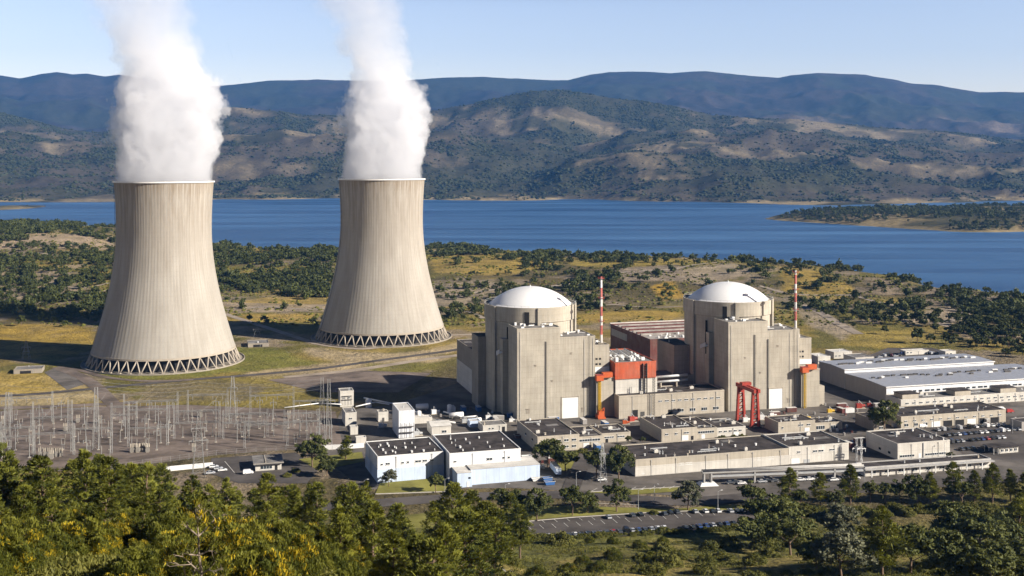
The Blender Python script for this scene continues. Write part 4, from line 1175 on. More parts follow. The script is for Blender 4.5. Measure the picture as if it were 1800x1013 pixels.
building('office_block', 'grey office block with dark roof behind the roadside trees', 'office', x, y, 22, 38, 7.6, 'conc_low', 'roof', TH,
         row_w(5, 2, 18, 4.8, 2.2, 1.0) + row_w(5, 2, 18, 1.6, 2.2, 1.0) + [('l', 8, 4.0, 2, 1), ('l', 20, 4.0, 2, 1)], [('f', 9, 1.6, 2.4, 'white')], 10, .4)
bx, by = loc_of((x, y), 22.1, 3.0)
building('office_block', 'recessed low wing with dark slot windows beside the grey office block', 'office', bx, by, 13.5, 22, 5.4, 'conc_low', 'roof', TH, [('f', 1, 3.2, 11, 1.1)], [('f', 3, 3, 2.4, 'white')], 4, .3)
x, y = gp(1058, 779)
building('office_block', 'small grey block with dark roof between office block and workshop', 'office', x, y, 15.8, 19, 4.6, 'conc_low', 'roof', TH, [('f', 1.5, 2.4, 5, .7), ('f', 8.5, 2.4, 4, .7)], [('f', 2, 1.4, 2.1, 'dark')], 4, .3)
x, y = gp(1368, 764)
building('workshop', 'grey workshop with dark roof below the right reactor door', 'workshop', x, y, 22, 15, 6.1, 'conc_low', 'roof', TH, [('f', 2.0, 3.0, 1.0, .8), ('f', 12, 3.8, 2.8, .8), ('f', 17, 3.8, 2, .8)], [('f', 15.6, 3, 2.6, 'white')], 7, .4)
bx, by = loc_of((x, y), 22.1, 1.0)
building('workshop', 'low open-fronted lean-to beside the grey workshop below the right reactor', 'workshop', bx, by, 17, 12, 4.2, 'conc_low', 'roof', TH, [('f', 1.2, 1.0, 5, 1.8), ('f', 10, 1.0, 4, 1.6)], [], 5, .3)
x, y = gp(1536, 759)
building('workshop', 'short dark grey block beside the lone dark tree', 'workshop', x, y, 7, 18, 6.0, 'conc_dark', 'roof', TH, [('f', 3.2, 1.2, 2.4, 1.2)], [], 2, .4)
x, y = 211, 617
building('long_shed', 'long grey shed with open bays, in front of the steel-roofed halls', 'shed', x, y, 67, 23, 6.6, 'conc_low', 'roof', TH,
         row_w(12, 2, 62, 4.0, 1.8, .6) + row_w(3, 2, 14, 1.5, 2.4, 1.4), [('f', 19 + i * 7.6, 5.6, 3.1, 'dark' if i % 3 else 'white') for i in range(6)], 14, .4)
x, y = gp(1578, 809)
t = building('workshop', 'white two-storey block with dark roof beside the car park', 'workshop', x, y, 29.5, 27, 7.6, 'conc_white', 'roof', TH,
         [('f', 1.2, 1.2, 8, 1.0), ('f', 15.5, 1.2, 11.5, .9), ('l', 6, 1.4, 2, 1.2), ('l', 14, 1.4, 2, 1.2)], [('f', 11.5, 1.6, 2.4, 'white')], 14, .4)
m = MB(); m.box(14.2, 14.5, -.35, -.006, 0, 7.6); m.build('rain_pipe', M['steel'], t)

# steel-roofed halls
x, y = 224.7, 683.0
def mono_hall(label, x, y, Lx, D, H, rise):
    t = thing('factory_hall', label, 'hall', (x, y, 0), TH, 'steel-roofed halls')
    m = MB(); m.add([(0, 0, -.5), (Lx, 0, -.5), (Lx, D, -.5), (0, D, -.5), (0, 0, H - .3), (Lx, 0, H - .3), (Lx, D, H - .3), (0, D, H - .3), (0, D / 2, H + rise - .3), (Lx, D / 2, H + rise - .3)],
                    [(1, 2, 6, 9, 5), (2, 3, 7, 6), (3, 0, 4, 8, 7)]); m.build('end_wall', M['grey_clad'], t)
    m = MB(); m.box(.01, Lx - .01, -.05, .3, -.5, H - .35); m.build('front_wall', M['white_clad'], t)
    m = MB()
    for y0, y1, z0, z1 in ((-.5, D / 2, H - .25, H + rise), (D / 2, D + .3, H + rise, H - .25)):
        m.add([(-.4, y0, z0), (Lx + .4, y0, z0), (Lx + .4, y1, z1), (-.4, y1, z1), (-.4, y0, z0 + .3), (Lx + .4, y0, z0 + .3), (Lx + .4, y1, z1 + .3), (-.4, y1, z1 + .3)],
              [(4, 5, 6, 7), (0, 1, 5, 4), (3, 7, 6, 2), (0, 4, 7, 3), (1, 2, 6, 5), (3, 2, 1, 0)])
    m.build('roof', M['steel_roof'], t)
    m = MB(); m.box(-.5, Lx + .5, -.75, -.52, H - .4, H + .15); m.build('gutter', M['white'], t)
    rnd = random.Random(int(D))
    for i in range(30):
        u = 5 + (Lx - 10) * (i + rnd.random() * .6) / 30; v = D * rnd.uniform(.40, .60)
        z = H + rise * (1 - abs(v - D / 2) / (D / 2)) + .2
        m = MB(); a = rnd.uniform(.9, 2.4); m.box(-a, a, -.6, .6, 0, .7); m.box(-a - .1, a + .1, -.75, .75, .72, .9)
        m.build('roof_light', M['dark_steel'] if rnd.random() < .75 else M['white'], t, loc=(u, v, z), rz=rnd.uniform(-.05, .05))
    return t
t = mono_hall('front steel-roofed hall with pale blue-white front wall', x, y, 128, 45, 10.0, .45)
m = MB()
for i in range(26): m.box(14 + i * 4.2, 14 + i * 4.2 + (2.4 if i % 3 else 3.4), -.16, -.06, 6.0, 7.0)
m.build('window_band', M['glass'], t)
bx, by = loc_of((x, y), 0, 45.6)
mono_hall('rear steel-roofed hall, slightly higher, with a white fascia strip', bx, by, 112, 31, 12.3, .4)
x, y = 228, 667
t = building('lean_to', 'low concrete lean-to with roof huts along the front steel-roofed hall', 'annex', x, y, 100, 15.4, 5.4, 'conc_white', 'roof_grey', TH, row_w(20, 3, 92, 2.9, 2.2, .7) + row_w(20, 4, 93, 1.1, 1.4, .7), [('f', 22, 2.2, 2.3, 'white'), ('f', 52, 2.2, 2.3, 'dark')], 4, .3)
for u in (2, 38, 70):
    m = MB(); m.box(u, u + 11, 1.5, 10, 5.45, 8.2, 0); m.build('roof_hut', M['conc_low'], t)
    m = MB(); m.box(u - .3, u + 11.3, 1.2, 10.3, 8.22, 8.5); m.build('hut_roof', M['roof'], t)
# white buildings and sheds behind the halls
def back(label, px, py, Lx, D, z, roof='roof_pale'):
    x, y = gp(px, py)
    building('storage_shed', label, 'shed', x, y, Lx, D, z, 'conc_white', roof, TH, [('f', 1, 1.6, 1.4, .8), ('f', 4, 1.6, 1.4, .8)], [], 2, .3)
back('low white shed closest to the right reactor building', 1438, 640, 10, 14, 5.0)
back('white shed with pale roof behind the right reactor building', 1466, 631, 15, 12, 4.6)
back('grey-roofed low shed beside the rear steel-roofed hall', 1504, 640, 15, 16, 4.2, 'roof_grey')
back('small white shed at the far end of the back car park', 1662, 627, 9, 8, 3.6)
back('long pale shed among parked vehicles behind the halls', 1592, 625, 20, 7, 3.0)

# ------------------------------------------------------------------ between the reactors
x, y = gp(1088, 737)
building('switchgear_building', 'low concrete building with slot windows between the two reactors', 'building', x, y, 65, 20, 12.6, 'conc_low', 'roof', TH,
         row_w(10, 24, 60, 8.4, 2.2, .7) + row_w(4, 36, 58, 2.0, 3.4, 1.6), [('f', 8, 3.4, 4.6, 'dark'), ('f', 13, 2.5, 3.4, 'dark_steel'), ('f', 30, 3, 3.6, 'dark')], 14, .5)
ox, oy = loc_of((x, y), .6, 7.0)
t = thing('turbine_annex', 'orange-red clad building on a pale concrete base between the reactors', 'building', (ox, oy, 0), TH)
MB().box(0, 25.5, 0, 44, -.5, 21.0).build('base_wall', M['conc_white'], t)
MB().box(-.4, 24.6, -.5, 44.4, 21.02, 29.8).build('upper_wall', M['orange'], t)
flat_roof(t, -.4, 24.6, -.5, 44.4, 30.1, M['roof_grey'], .6, M['orange'])
m = MB(); m.box(16.2, 16.5, -1.6, -.52, 12, 29.5); m.box(18.6, 18.9, -1.6, -.52, 12, 29.5)
for k in range(12): m.box(16.52, 18.58, -1.5, -1.3, 12 + k * 1.5, 12.2 + k * 1.5)
m.build('stair_ladder', M['dark_steel'], t)
rnd = random.Random(12); m = MB(); clutter(m, 2, 20, 4, 40, 30.12, 26, rnd, 2.4)
m.build('roof_equipment', M['white'], t)
for i in range(4):
    m = MB(); m.bar((2 + i * 5, 6, 31.2), (5 + i * 5, 38, 31.6), .5, 8, smooth=True); m.build('roof_duct', M['white'], t)
t = thing('lattice_mast', 'slim dark lattice mast in front of the orange-red building', 'mast', (*loc_of((x, y), 20.5, -1.5), 0), TH)
m = MB()
for a, b in ((-.5, -.5), (.5, -.5), (-.5, .5), (.5, .5)): m.bar((a, b, 0), (a, b, 23), .1, 4)
m.build('leg', M['dark_steel'], t)
m = MB()
for k in range(15):
    for a, b in (((-.5, -.5), (.5, -.5)), ((-.5, .5), (-.5, -.5))): m.bar((*a, k * 1.5), (*b, k * 1.5 + 1.5), .07, 4)
m.build('bracing', M['dark_steel'], t)
# dark red turbine hall
x, y = 95.6, 787.0
t = thing('turbine_hall', 'large dark red turbine hall with red-edged white roof behind the reactors', 'hall', (x, y, 0), TH)
MB().box(0, 70, 0, 78, -.5, 20.8).build('wall', M['red_clad'], t)
m = MB(); m.box(-.16, -.004, 44, 76, 14.0, 19.0, 0); m.build('faded_panel', M['grey_clad'], t)
flat_roof(t, 0, 70, 0, 78, 21.2, M['roof_mid'], .9, M['red_clad'])
for k in range(7):
    m = MB(); yy = 24 + k * 7.5; m.box(3, 66, yy, yy + 1.8, 21.23, 22.3); m.build('roof_monitor', M['red_clad' if k % 2 else 'roof_mid'], t)
m = MB(); m.box(-.3, 70.3, 78.1, 78.9, 20.5, 22.8); m.build('rear_parapet', M['conc_white'], t)
m = MB(); clutter(m, 4, 64, 2, 22, 21.23, 34, rnd, 1.6); m.build('roof_equipment', M['white'], t)
x, y = gp(838, 700)
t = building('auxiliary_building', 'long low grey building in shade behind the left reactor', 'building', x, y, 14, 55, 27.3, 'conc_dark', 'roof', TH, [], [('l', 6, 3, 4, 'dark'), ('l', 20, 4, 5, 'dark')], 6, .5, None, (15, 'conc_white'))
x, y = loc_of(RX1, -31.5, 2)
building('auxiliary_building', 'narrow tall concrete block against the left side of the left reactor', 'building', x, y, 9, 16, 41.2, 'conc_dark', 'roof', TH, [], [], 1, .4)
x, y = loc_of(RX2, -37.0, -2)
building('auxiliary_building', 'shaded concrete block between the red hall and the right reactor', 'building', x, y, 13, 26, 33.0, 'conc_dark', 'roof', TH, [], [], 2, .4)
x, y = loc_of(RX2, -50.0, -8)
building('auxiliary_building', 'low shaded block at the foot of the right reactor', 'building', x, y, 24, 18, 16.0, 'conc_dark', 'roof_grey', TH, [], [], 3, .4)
t = thing('pipe_bridge', 'pale twin pipe bridge from the orange-red building to the right reactor', 'pipe bridge', (*loc_of((ox, oy), 25.8, 12), 0), TH)
for z in (18.5, 15.6):
    m = MB(); m.bar((0, 0, z), (24, 0, z + .6), .75, 10, smooth=True); m.build('pipe', M['steel'], t)
for u in (7, 17):
    m = MB(); m.box(u - .3, u + .3, -.8, .8, 0, 15.2); m.build('trestle', M['conc_low'], t)

# ------------------------------------------------------------------ red gantry crane
gx, gy = gp(1302, 741); gx2, gy2 = gp(1325, 752); ga = math.atan2(gy2 - gy, gx2 - gx)
t = thing('gantry_crane', 'tall red gantry crane standing in front of the right reactor building', 'crane', (gx, gy, 0), ga)
gl = math.hypot(gx2 - gx, gy2 - gy) + 1.5; gh = 19.5
def frame(u, nm):
    for yy in (-2.2, 2.2):
        m = MB(); s = 1 if yy > 0 else -1
        m.add([(u - 1, yy - .6, .9), (u + 1, yy - .6, .9), (u + 1, yy + .6, .9), (u - 1, yy + .6, .9), (u - .75, yy * .6 - .5, gh), (u + .75, yy * .6 - .5, gh), (u + .75, yy * .6 + .5, gh), (u - .75, yy * .6 + .5, gh)],
              [(3, 2, 1, 0), (4, 5, 6, 7), (0, 1, 5, 4), (1, 2, 6, 5), (2, 3, 7, 6), (3, 0, 4, 7)])
        m.build('leg', M['red'], t)
    m = MB()
    for k in range(5):
        z0 = 2 + k * 3.4; y0 = 2.2 * (1 - .4 * z0 / gh); y1 = 2.2 * (1 - .4 * (z0 + 3.4) / gh)
        m.bar((u, -y0, z0), (u, y1, z0 + 3.4), .3, 4); m.bar((u, y0, z0), (u, -y0, z0), .28, 4)
    m.build('bracing', M['red'], t)
    m = MB(); m.box(u - 1.1, u + 1.1, -3.4, 3.4, .35, .88)
    for yy in (-2.8, -1.6, 1.6, 2.8): m.bar((u - .4, yy, .4), (u + .4, yy, .4), .4, 10)
    m.build('bogie', M['dark_steel'], t)
frame(0, 'a'); frame(gl, 'b')
for yy in (-1.25, 1.25):
    m = MB(); m.box(-2.4, gl + 2.4, yy - .7, yy + .7, gh + .02, gh + 2.0); m.build('girder', M['red'], t)
m = MB(); m.box(gl * .25, gl * .25 + 3.2, -2.8, 2.8, gh + 2.05, gh + 3.6); m.build('trolley', M['red'], t)
m = MB(); m.box(.2, 2.6, -1.1, 1.1, gh - 2.6, gh - .1); m.build('operator_cabin', M['red'], t)
for u in (0, gl):
    m = MB(); m.box(u - .6, u + .6, -9, 12, .07, .34); tag(m.build('crane_rail', M['conc_low'], None, (gx, gy, 0), ga), 'pale concrete crane rail beam under the %s legs of the red gantry' % ('left' if u == 0 else 'right'), 'rail')

# ------------------------------------------------------------------ roadside structures
# white covered pipe bridge along the road
p0, p1 = Vector((86.0, 512.0)), Vector((161.0, 522.5))
ang = math.atan2(p1.y - p0.y, p1.x - p0.x); ln = (p1 - p0).length
t = thing('conveyor_bridge', 'long white raised pipe gallery beside the entrance road', 'pipe gallery', (p0.x, p0.y, 0), ang)
m = MB(); m.box(-.6, ln, -1.3, 1.3, 5.35, 5.9); m.build('deck', M['gallery'], t)
for yy in (-1.1, 1.1):
    m = MB(); m.bar((-.4, yy, 6.3), (ln, yy, 6.3), .30, 8, smooth=True); m.build('pipe', M['gallery'], t)
m = MB(); m.box(4, ln, -.9, .9, 3.4, 4.2); m.build('lower_deck', M['steel'], t)
for u in (.3, 3.6): 
    m = MB(); m.box(u - .3, u + .3, -1.2, 1.2, 1.0, 5.18); m.build('post', M['gallery'], t)
for u in (24, 44, 62):
    m = MB(); m.box(u - .35, u + .35, -.9, .9, -.3, 5.18); m.build('post', M['gallery'], t)
m = MB(); m.add([(-2.5, -3.2, -.3), (6.8, -3.2, -.3), (6.8, 3.2, -.3), (-2.5, 3.2, -.3), (-1.2, -2, 1.2), (5, -2, 1.2), (5, 2, 1.2), (-1.2, 2, 1.2)], [(4, 5, 6, 7), (0, 1, 5, 4), (1, 2, 6, 5), (2, 3, 7, 6), (3, 0, 4, 7)]); m.build('footing', M['white'], t)
q0, q1 = Vector((163.0, 525.0)), Vector((227.5, 540.5))
ang = math.atan2(q1.y - q0.y, q1.x - q0.x); ln = (q1 - q0).length
t = building('covered_walkway', 'long low building with dark roof and white fascia along the road', 'shelter', q0.x, q0.y, ln, 8.5, 4.0, 'conc_white', 'roof', ang, row_w(9, 3, ln - 6, 1.2, 2.4, 1.1), [], 6, .45, fascia='gallery')
m = MB(); m.box(-1.0, ln + .5, -2.2, -.1, 3.35, 3.8); m.build('canopy', M['gallery'], t)
for i in range(8):
    m = MB(); m.box(2 + i * ln / 8, 2.4 + i * ln / 8, -2.1, -1.8, -.3, 3.18); m.build('post', M['white'], t)
# entrance hut with the red fascia
x, y = gp(1262, 824.5)
t = building('entrance_hut', 'low hut with red fascia against the longest shed', 'hut', x, y, 17, 5.5, 3.4, 'red', 'roof_grey', TH, row_w(6, 1.2, 14, .9, 1.6, 1.5), [('f', 7.2, 1.4, 2.3, 'dark')], 0, .25, fascia='orange_paint')
m = MB(); m.box(-.8, 17.8, -1.6, -.1, 3.0, 3.7); m.build('fascia', M['orange_paint'], t)
# lattice light masts beside the pale shed
def lattice_post(label, x, y, h, mat, arms, name='lattice_mast', cat='mast', w=.8, group=None, spread=0.0, rz=TH):
    t = thing(name, label, cat, (x, y, 0), rz, group)
    def cn(i, z):
        s = (w + spread * (1 - z / h)) / 2
        a, b = ((-1, -1), (1, -1), (1, 1), (-1, 1))[i]
        return (a * s, b * s, z)
    for i in range(4):
        m = MB(); m.bar(cn(i, -.2), cn(i, h), .10 if h > 14 else .08, 4); m.build('leg', mat, t)
    m = MB(); n = max(4, int(h / 2.4))
    for k in range(n):
        z0, z1 = h * k / n, h * (k + 1) / n
        for i in range(4):
            j = (i + 1) % 4
            a, b = (i, j) if (k + i) % 2 else (j, i)
            m.bar(cn(a, z0), cn(b, z1), .05, 3); m.bar(cn(i, z1), cn(j, z1), .04, 3)
    m.build('bracing', mat, t)
    for z, l in arms:
        m = MB(); m.box(-l, l, -.16, .16, z, z + .3); m.bar((-l, 0, z + .15), (0, 0, z + 1.6), .07, 3); m.bar((l, 0, z + .15), (0, 0, z + 1.6), .07, 3)
        for q in (-l + .15, l - .15): m.bar((q, 0, z), (q, 0, z - 1.4), .13, 6)
        m.build('cross_arm', mat, t)
    return t
for k, (px_, py_, lb) in enumerate(((1506, 812, 'white lattice post, left one of the pair beside the pale shed'), (1514, 813, 'white lattice post, right one of the pair beside the pale shed'))):
    lattice_post(lb, *gp(px_, py_), 11.5, M['white'], [(6.4, 2.4)], group='white lattice posts')
lattice_post('dark lattice pylon beside the roadside trees in front of the workshops', *gp(1059, 847), 17.5, M['steel'], [(12.5, 1.6)], 'lattice_mast', 'pylon', .7, None, 2.6)

# ------------------------------------------------------------------ switchyard
S = M['lattice']
def gat(px, py): return gp(px, py)
# big masts
masts = [  # px, base py, top py, width, spread, arms, label
    (13, 789, 690, 1.3, 1.6, [(24, 3.0)], 'tall lattice mast at the left end of the switchyard'),
    (169, 790, 681, 1.3, 1.8, [], 'tall lattice mast near the middle of the left switchyard half'),
    (409, 746, 662, 1.2, 2.6, [(20, 2.6)], 'slender lattice mast standing behind the right half of the switchyard'),
    (566, 786, 664, 1.2, 2.0, [(24, 3.2)], 'left one of the twin lattice masts at the right end of the switchyard'),
    (578, 788, 667, 1.2, 2.0, [(24, 3.2)], 'right one of the twin lattice masts at the right end of the switchyard'),
]
for px_, pb, pt, w_, sp_, arms, lb in masts:
    x, y = gat(px_, pb); h = zat(pt, y)
    arms = [(min(a[0], h - 3), a[1]) for a in arms]
    lattice_post(lb, x, y, h, S, arms, 'lattice_mast', 'mast', w_, 'switchyard lattice masts', sp_, R_(8))
x, y = gat(349, 838); h = zat(724, y)
lattice_post('wide-legged lattice pylon beside the white wall below the switchyard', x, y, h, S, [(h * .74, 3.4), (h * .55, 4.4)], 'power_pylon', 'pylon', .9, 'power pylons', 4.6, R_(20))
for px_, pb, pt, lb in ((46, 634, 599, 'small pylon on the mound left of the near cooling tower'), (452, 592, 573, 'small pylon on the mound between the cooling towers')):
    x, y = gat(px_, pb); h = zat(pt, y)
    lattice_post(lb, x, y, h, S, [(h * .66, 3.2), (h * .45, 2.4)], 'power_pylon', 'pylon', .6, 'power pylons', 5.0, R_(10))

def gantry(label, px0, px1, py_base, h, beams, up=0):
    x0, y0 = gat(px0, py_base); k = (px1 - 900) / FOC
    th = R_(10); ln = (k * y0 - x0) / (math.cos(th) - k * math.sin(th))
    t = thing('switchyard_gantry', label, 'gantry', (x0, y0, 0), th, 'switchyard gantries')
    for u in (0, ln):
        m = MB()
        for a, b in ((-.45, -.45), (.45, -.45), (.45, .45), (-.45, .45)): m.bar((u + a, b, -.2), (u + a * .6, b * .6, h + up), .075, 4)
        n = int(h / 1.6)
        for q in range(n):
            s = 1 if q % 2 else -1
            m.bar((u - .42 * s, -.42, h * q / n), (u + .42 * s, -.42, h * (q + 1) / n), .06, 3); m.bar((u - .42, -.42 * s, h * q / n), (u - .42, .42 * s, h * (q + 1) / n), .06, 3)
        m.build('post', S, t)
    for z in beams:
        m = MB()
        for a, b in ((-.35, 0), (.35, 0), (-.35, .7), (.35, .7)): m.bar((0, a, z + b), (ln, a, z + b), .07, 4)
        n = max(4, int(ln / 1.4))
        for q in range(n):
            s = q % 2
            m.bar((ln * q / n, -.35, z + .7 * s), (ln * (q + 1) / n, -.35, z + .7 * (1 - s)), .055, 3)
        m.build('beam', S, t)
        n = max(3, int(ln / 5))
        m = MB()
        for q in range(n):
            u = ln * (q + .5) / n; m.bar((u, 0, z), (u, 0, z - 2.2), .14, 6); m.bar((u - .2, 0, z - 2.3), (u + .2, 0, z - 2.3), .12, 4)
        m.build('insulator', M['insul'], t)
    return t
gantry('front left gantry with two beams over the switchyard', 58, 126, 798, 20, [9.5, 17.5], 6)
gantry('left rear gantry between the tall masts', 120, 168, 762, 13, [12.4], 5)
gantry('gantry with two beams in the middle of the switchyard', 226, 294, 786, 19, [9.0, 18.4], 4)
gantry('wide rear gantry right of the middle of the switchyard', 218, 312, 750, 14, [13.0], 4)
gantry('right gantry with high posts beside the wide-legged pylon', 306, 386, 772, 15, [8.0, 14.0], 4)
gantry('low rear gantry along the back of the switchyard', 440, 516, 738, 14, [13.0], 5)
gantry('gantry between rear masts near the switchyard right end', 516, 576, 752, 15, [14], 3)
gantry('bent tubular gantry at the right end of the switchyard', 540, 562, 778, 11, [10.6], 0)

gantry('left front gantry standing right behind the pines', 2, 60, 806, 15, [10.0, 14.4], 3)
gantry('gantry with one beam left of the middle of the switchyard', 130, 196, 800, 13, [12.4], 3)
gantry('narrow gantry between the middle gantries', 196, 240, 768, 16, [11, 15.4], 2)
gantry('rear gantry under the conductors left of the slender mast', 330, 400, 742, 15, [14.4], 3)
gantry('broad gantry right of the wide-legged pylon', 392, 470, 772, 13, [8, 12.4], 2)
gantry('front gantry near the gatehouse lawn', 430, 505, 788, 12, [11.4], 2)
gantry('gantry in front of the twin masts', 500, 560, 774, 14, [9, 13.4], 2)
gantry('rear left gantry close to the tower road', 20, 92, 744, 14, [13.4], 3)
# posts with insulators and apparatus, about a hundred, each a thing of its own
def proto_post(name, label, cat, kind):
    t = thing(name, label, cat)
    m = MB(); m.box(-.6, .6, -.6, .6, -.2, .35); m.build('base', M['conc_low'], t)
    if kind == 0:
        m = MB(); m.bar((0, 0, .3), (0, 0, 3.4), .16, 6); m.build('post', S, t)
        m = MB()
        for k in range(7): m.lathe([(.12, 3.4 + k * .32), (.34, 3.5 + k * .32), (.12, 3.62 + k * .32)], 8)
        m.bar((0, 0, 3.4), (0, 0, 5.9), .12, 6); m.build('insulator', M['insul'], t)
    elif kind == 1:
        m = MB(); m.bar((-.5, 0, .3), (-.5, 0, 2.6), .12, 6); m.bar((.5, 0, .3), (.5, 0, 2.6), .12, 6); m.box(-1, 1, -.3, .3, 2.6, 2.85); m.build('post', S, t)
        m = MB()
        for xx in (-.7, .7):
            m.bar((xx, 0, 2.85), (xx * 1.3, 0, 5.4), .13, 6)
            for k in range(5): m.lathe([(.12, 2.9 + k * .45), (.25, 3.05 + k * .45), (.12, 3.2 + k * .45)], 8, c=(xx * (1.05 + k * .05), 0))
        m.bar((-1.1, 0, 5.5), (1.1, 0, 5.5), .16, 6); m.build('insulator', M['insul'], t)
    elif kind == 2:
        m = MB(); m.bar((0, 0, .3), (0, 0, 11.5), .22, 6, r2=.14); m.build('post', S, t)
        m = MB(); m.bar((-1.6, 0, 9.6), (1.6, 0, 9.6), .12, 4)
        for xx in (-1.5, 0, 1.5): m.bar((xx, 0, 9.6), (xx, 0, 8.0), .15, 6)
        m.build('cross_arm', S, t)
    elif kind == 3:
        m = MB(); m.box(-.9, .9, -.7, .7, .36, 2.0); m.box(-.8, .8, -.25, .25, 2.0, 2.6); m.build('tank', M['insul'], t)
        m = MB()
        for xx in (-.8, 0, .8):
            m.bar((xx, 0, 2.6), (xx, 0, 4.4), .2, 8)
            for k in range(3): m.lathe([(.15, 2.8 + k * .5), (.36, 2.9 + k * .5), (.15, 3.0 + k * .5)], 8, c=(xx, 0))
        m.build('bushing', M['conc_low'], t)
    return t
PK = [('insulator_post', 'thin steel post with a white ribbed insulator', 'insulator'), ('disconnector', 'pair of splayed white insulators on a steel stand', 'switchgear'),
      ('line_post', 'tall thin steel pole with short cross arm', 'pole'), ('circuit_breaker', 'white tank with three bushings on the yard gravel', 'switchgear')]
GRP = ['insulator posts in the switchyard', 'disconnectors in the switchyard', 'thin poles in the switchyard', 'breaker tanks in the switchyard']
protos = [None] * 4
rnd = random.Random(21)
yard = [gp(*q) for q in [(-40, 740), (140, 726), (330, 720), (575, 730), (590, 782), (500, 786), (380, 792), (180, 812), (-40, 818)]]
def in_yard(x, y): return bool(inpoly(np.array([x]), np.array([y]), yard)[0])
placed = []
def put(kind, x, y, where):
    n, lb, ct = PK[kind]
    full = '%s %s' % (lb, where)
    if protos[kind] is None:
        protos[kind] = proto_post(n, full, ct, kind); o = protos[kind]
        o.location = (x, y, 0); o['group'] = GRP[kind]
    else:
        o = copy_tree(protos[kind], (x, y, 0))
    o.rotation_euler = (0, 0, R_(10)); o['label'] = full
    placed.append(o)
zones = [((0, 120), 'in the left end of the switchyard'), ((120, 230), 'left of the middle gantry'), ((230, 400), 'around the middle gantries'), ((400, 500), 'right of the slender mast'), ((500, 590), 'below the twin masts')]
for py_ in (736, 746, 756, 768, 780, 793, 806):
    for i in range(30):
        px_ = -10 + i * 20.5 + rnd.uniform(-6, 6); pyy = py_ + rnd.uniform(-3, 3)
        x, y = gp(px_, pyy)
        if not in_yard(x, y) or rnd.random() < .34: continue
        kind = rnd.choices([0, 1, 2, 3], [6, 2.2, 5, .8])[0]
        wh = next((w for (a, b), w in zones if a <= px_ < b), None)
        if wh is None: continue
        put(kind, x, y, wh)
for i in range(6): put(3, *gp(232 + i * 5.4 + rnd.uniform(-1, 1), 795 + rnd.uniform(-1, 1)), 'around the middle gantries')
for i in range(6): put(3, *gp(72 + i * 7 + rnd.uniform(-1, 1), 803), 'in the left end of the switchyard')
# overhead conductors
def wire(label, pts, sag=1.5):
    m = MB()
    for a, b in zip(pts[:-1], pts[1:]):
        A, B = Vector(a), Vector(b); prev = A
        for i in range(1, 11):
            t_ = i / 10; p = A.lerp(B, t_); p.z -= sag * 4 * t_ * (1 - t_)
            m.bar(prev, p, .05, 3, caps=False); prev = p
    tag(m.build('overhead_wire', S), label, 'cable', 'switchyard conductors')
def P3(px, py, z): x, y = gp(px, py); return (x, y, z)
for k in range(4): wire('sagging wire strung between the switchyard masts from left end to right end', [P3(13, 780 - 8 * k, 24), P3(169, 779 - 7 * k, 27), P3(349, 772 - 8 * k, 24), P3(566, 770 - 7 * k, 26)], 2.2)
for k in range(6): wire('thin sagging wire between the front and rear gantries of the switchyard', [P3(60 + 70 * k, 798 - 5 * k, 15), P3(95 + 70 * k, 758 - 2 * k, 14), P3(120 + 66 * k, 736, 14)], 1.2)
for k in range(3): wire('sagging wire between the slender mast and the twin masts', [P3(409, 744 - 3 * k, 20), P3(566, 760 - 4 * k, 23)], 2.0)
# fence round the front of the yard
t = thing('wire_fence', 'thin wire mesh fence along the front of the switchyard', 'fence', (0, 0, 0))
line = [gp(*q) for q in [(180, 828), (250, 818), (380, 801), (450, 795), (520, 791), (600, 793)]]
me = None; rails = MB()
for a, b in zip(line[:-1], line[1:]):
    A, B = Vector(a), Vector(b); n = int((B - A).length / 4)
    for i in range(n):
        p = A.lerp(B, i / n); q = A.lerp(B, (i + 1) / n)
        if me is None:
            mm = MB(); mm.bar((0, 0, -.3), (0, 0, 2.6), .07, 4); me = mm.mesh('post', S)
        link('post', me, t, loc=(p.x, p.y, 0))
        for z in (.3, 1.4, 2.45): rails.bar((p.x, p.y, z), (q.x, q.y, z), .03, 3, caps=False)
rails.build('wire', S, t)
# white boundary walls
def low_wall(label, pts, h, mat='white'):
    m = MB(); P = [Vector(gp(*q)) for q in pts]
    for a, b in zip(P[:-1], P[1:]):
        d = (b - a).normalized(); o = Vector((-d.y, d.x)) * .25
        c = [a - o, b - o, b + o, a + o]
        zb = [tz(v.x, v.y) for v in c]
        m.add([(v.x, v.y, z - .4) for v, z in zip(c, zb)] + [(v.x, v.y, z + h) for v, z in zip(c, zb)], [(4, 5, 6, 7), (0, 1, 5, 4), (1, 2, 6, 5), (2, 3, 7, 6), (3, 0, 4, 7)])
    tag(m.build('boundary_wall', M[mat]), label, 'wall')
low_wall('curved white wall at the foot of the wide-legged pylon', [(258, 836), (290, 829), (330, 825), (374, 821)], 2.2)
low_wall('low white wall between the switchyard corner and the pale blue hall', [(566, 791), (600, 790), (640, 787)], 2.4)
# bunkers on the mounds by the towers
for label, px_, py_, L_, D_, h_ in (('dark concrete culvert head left of the near cooling tower', 24, 658, 18, 14, 5.0), ('dark concrete culvert head between the cooling towers', 436, 611, 16, 18, 5.0)):
    x, y = gp(px_, py_)
    t = building('culvert_house', label, 'bunker', x, y, L_, D_, 2.6, 'conc_dark', 'roof_grey', TH, [], [('f', 4, 7, 1.9, 'dark')], 2, .4)
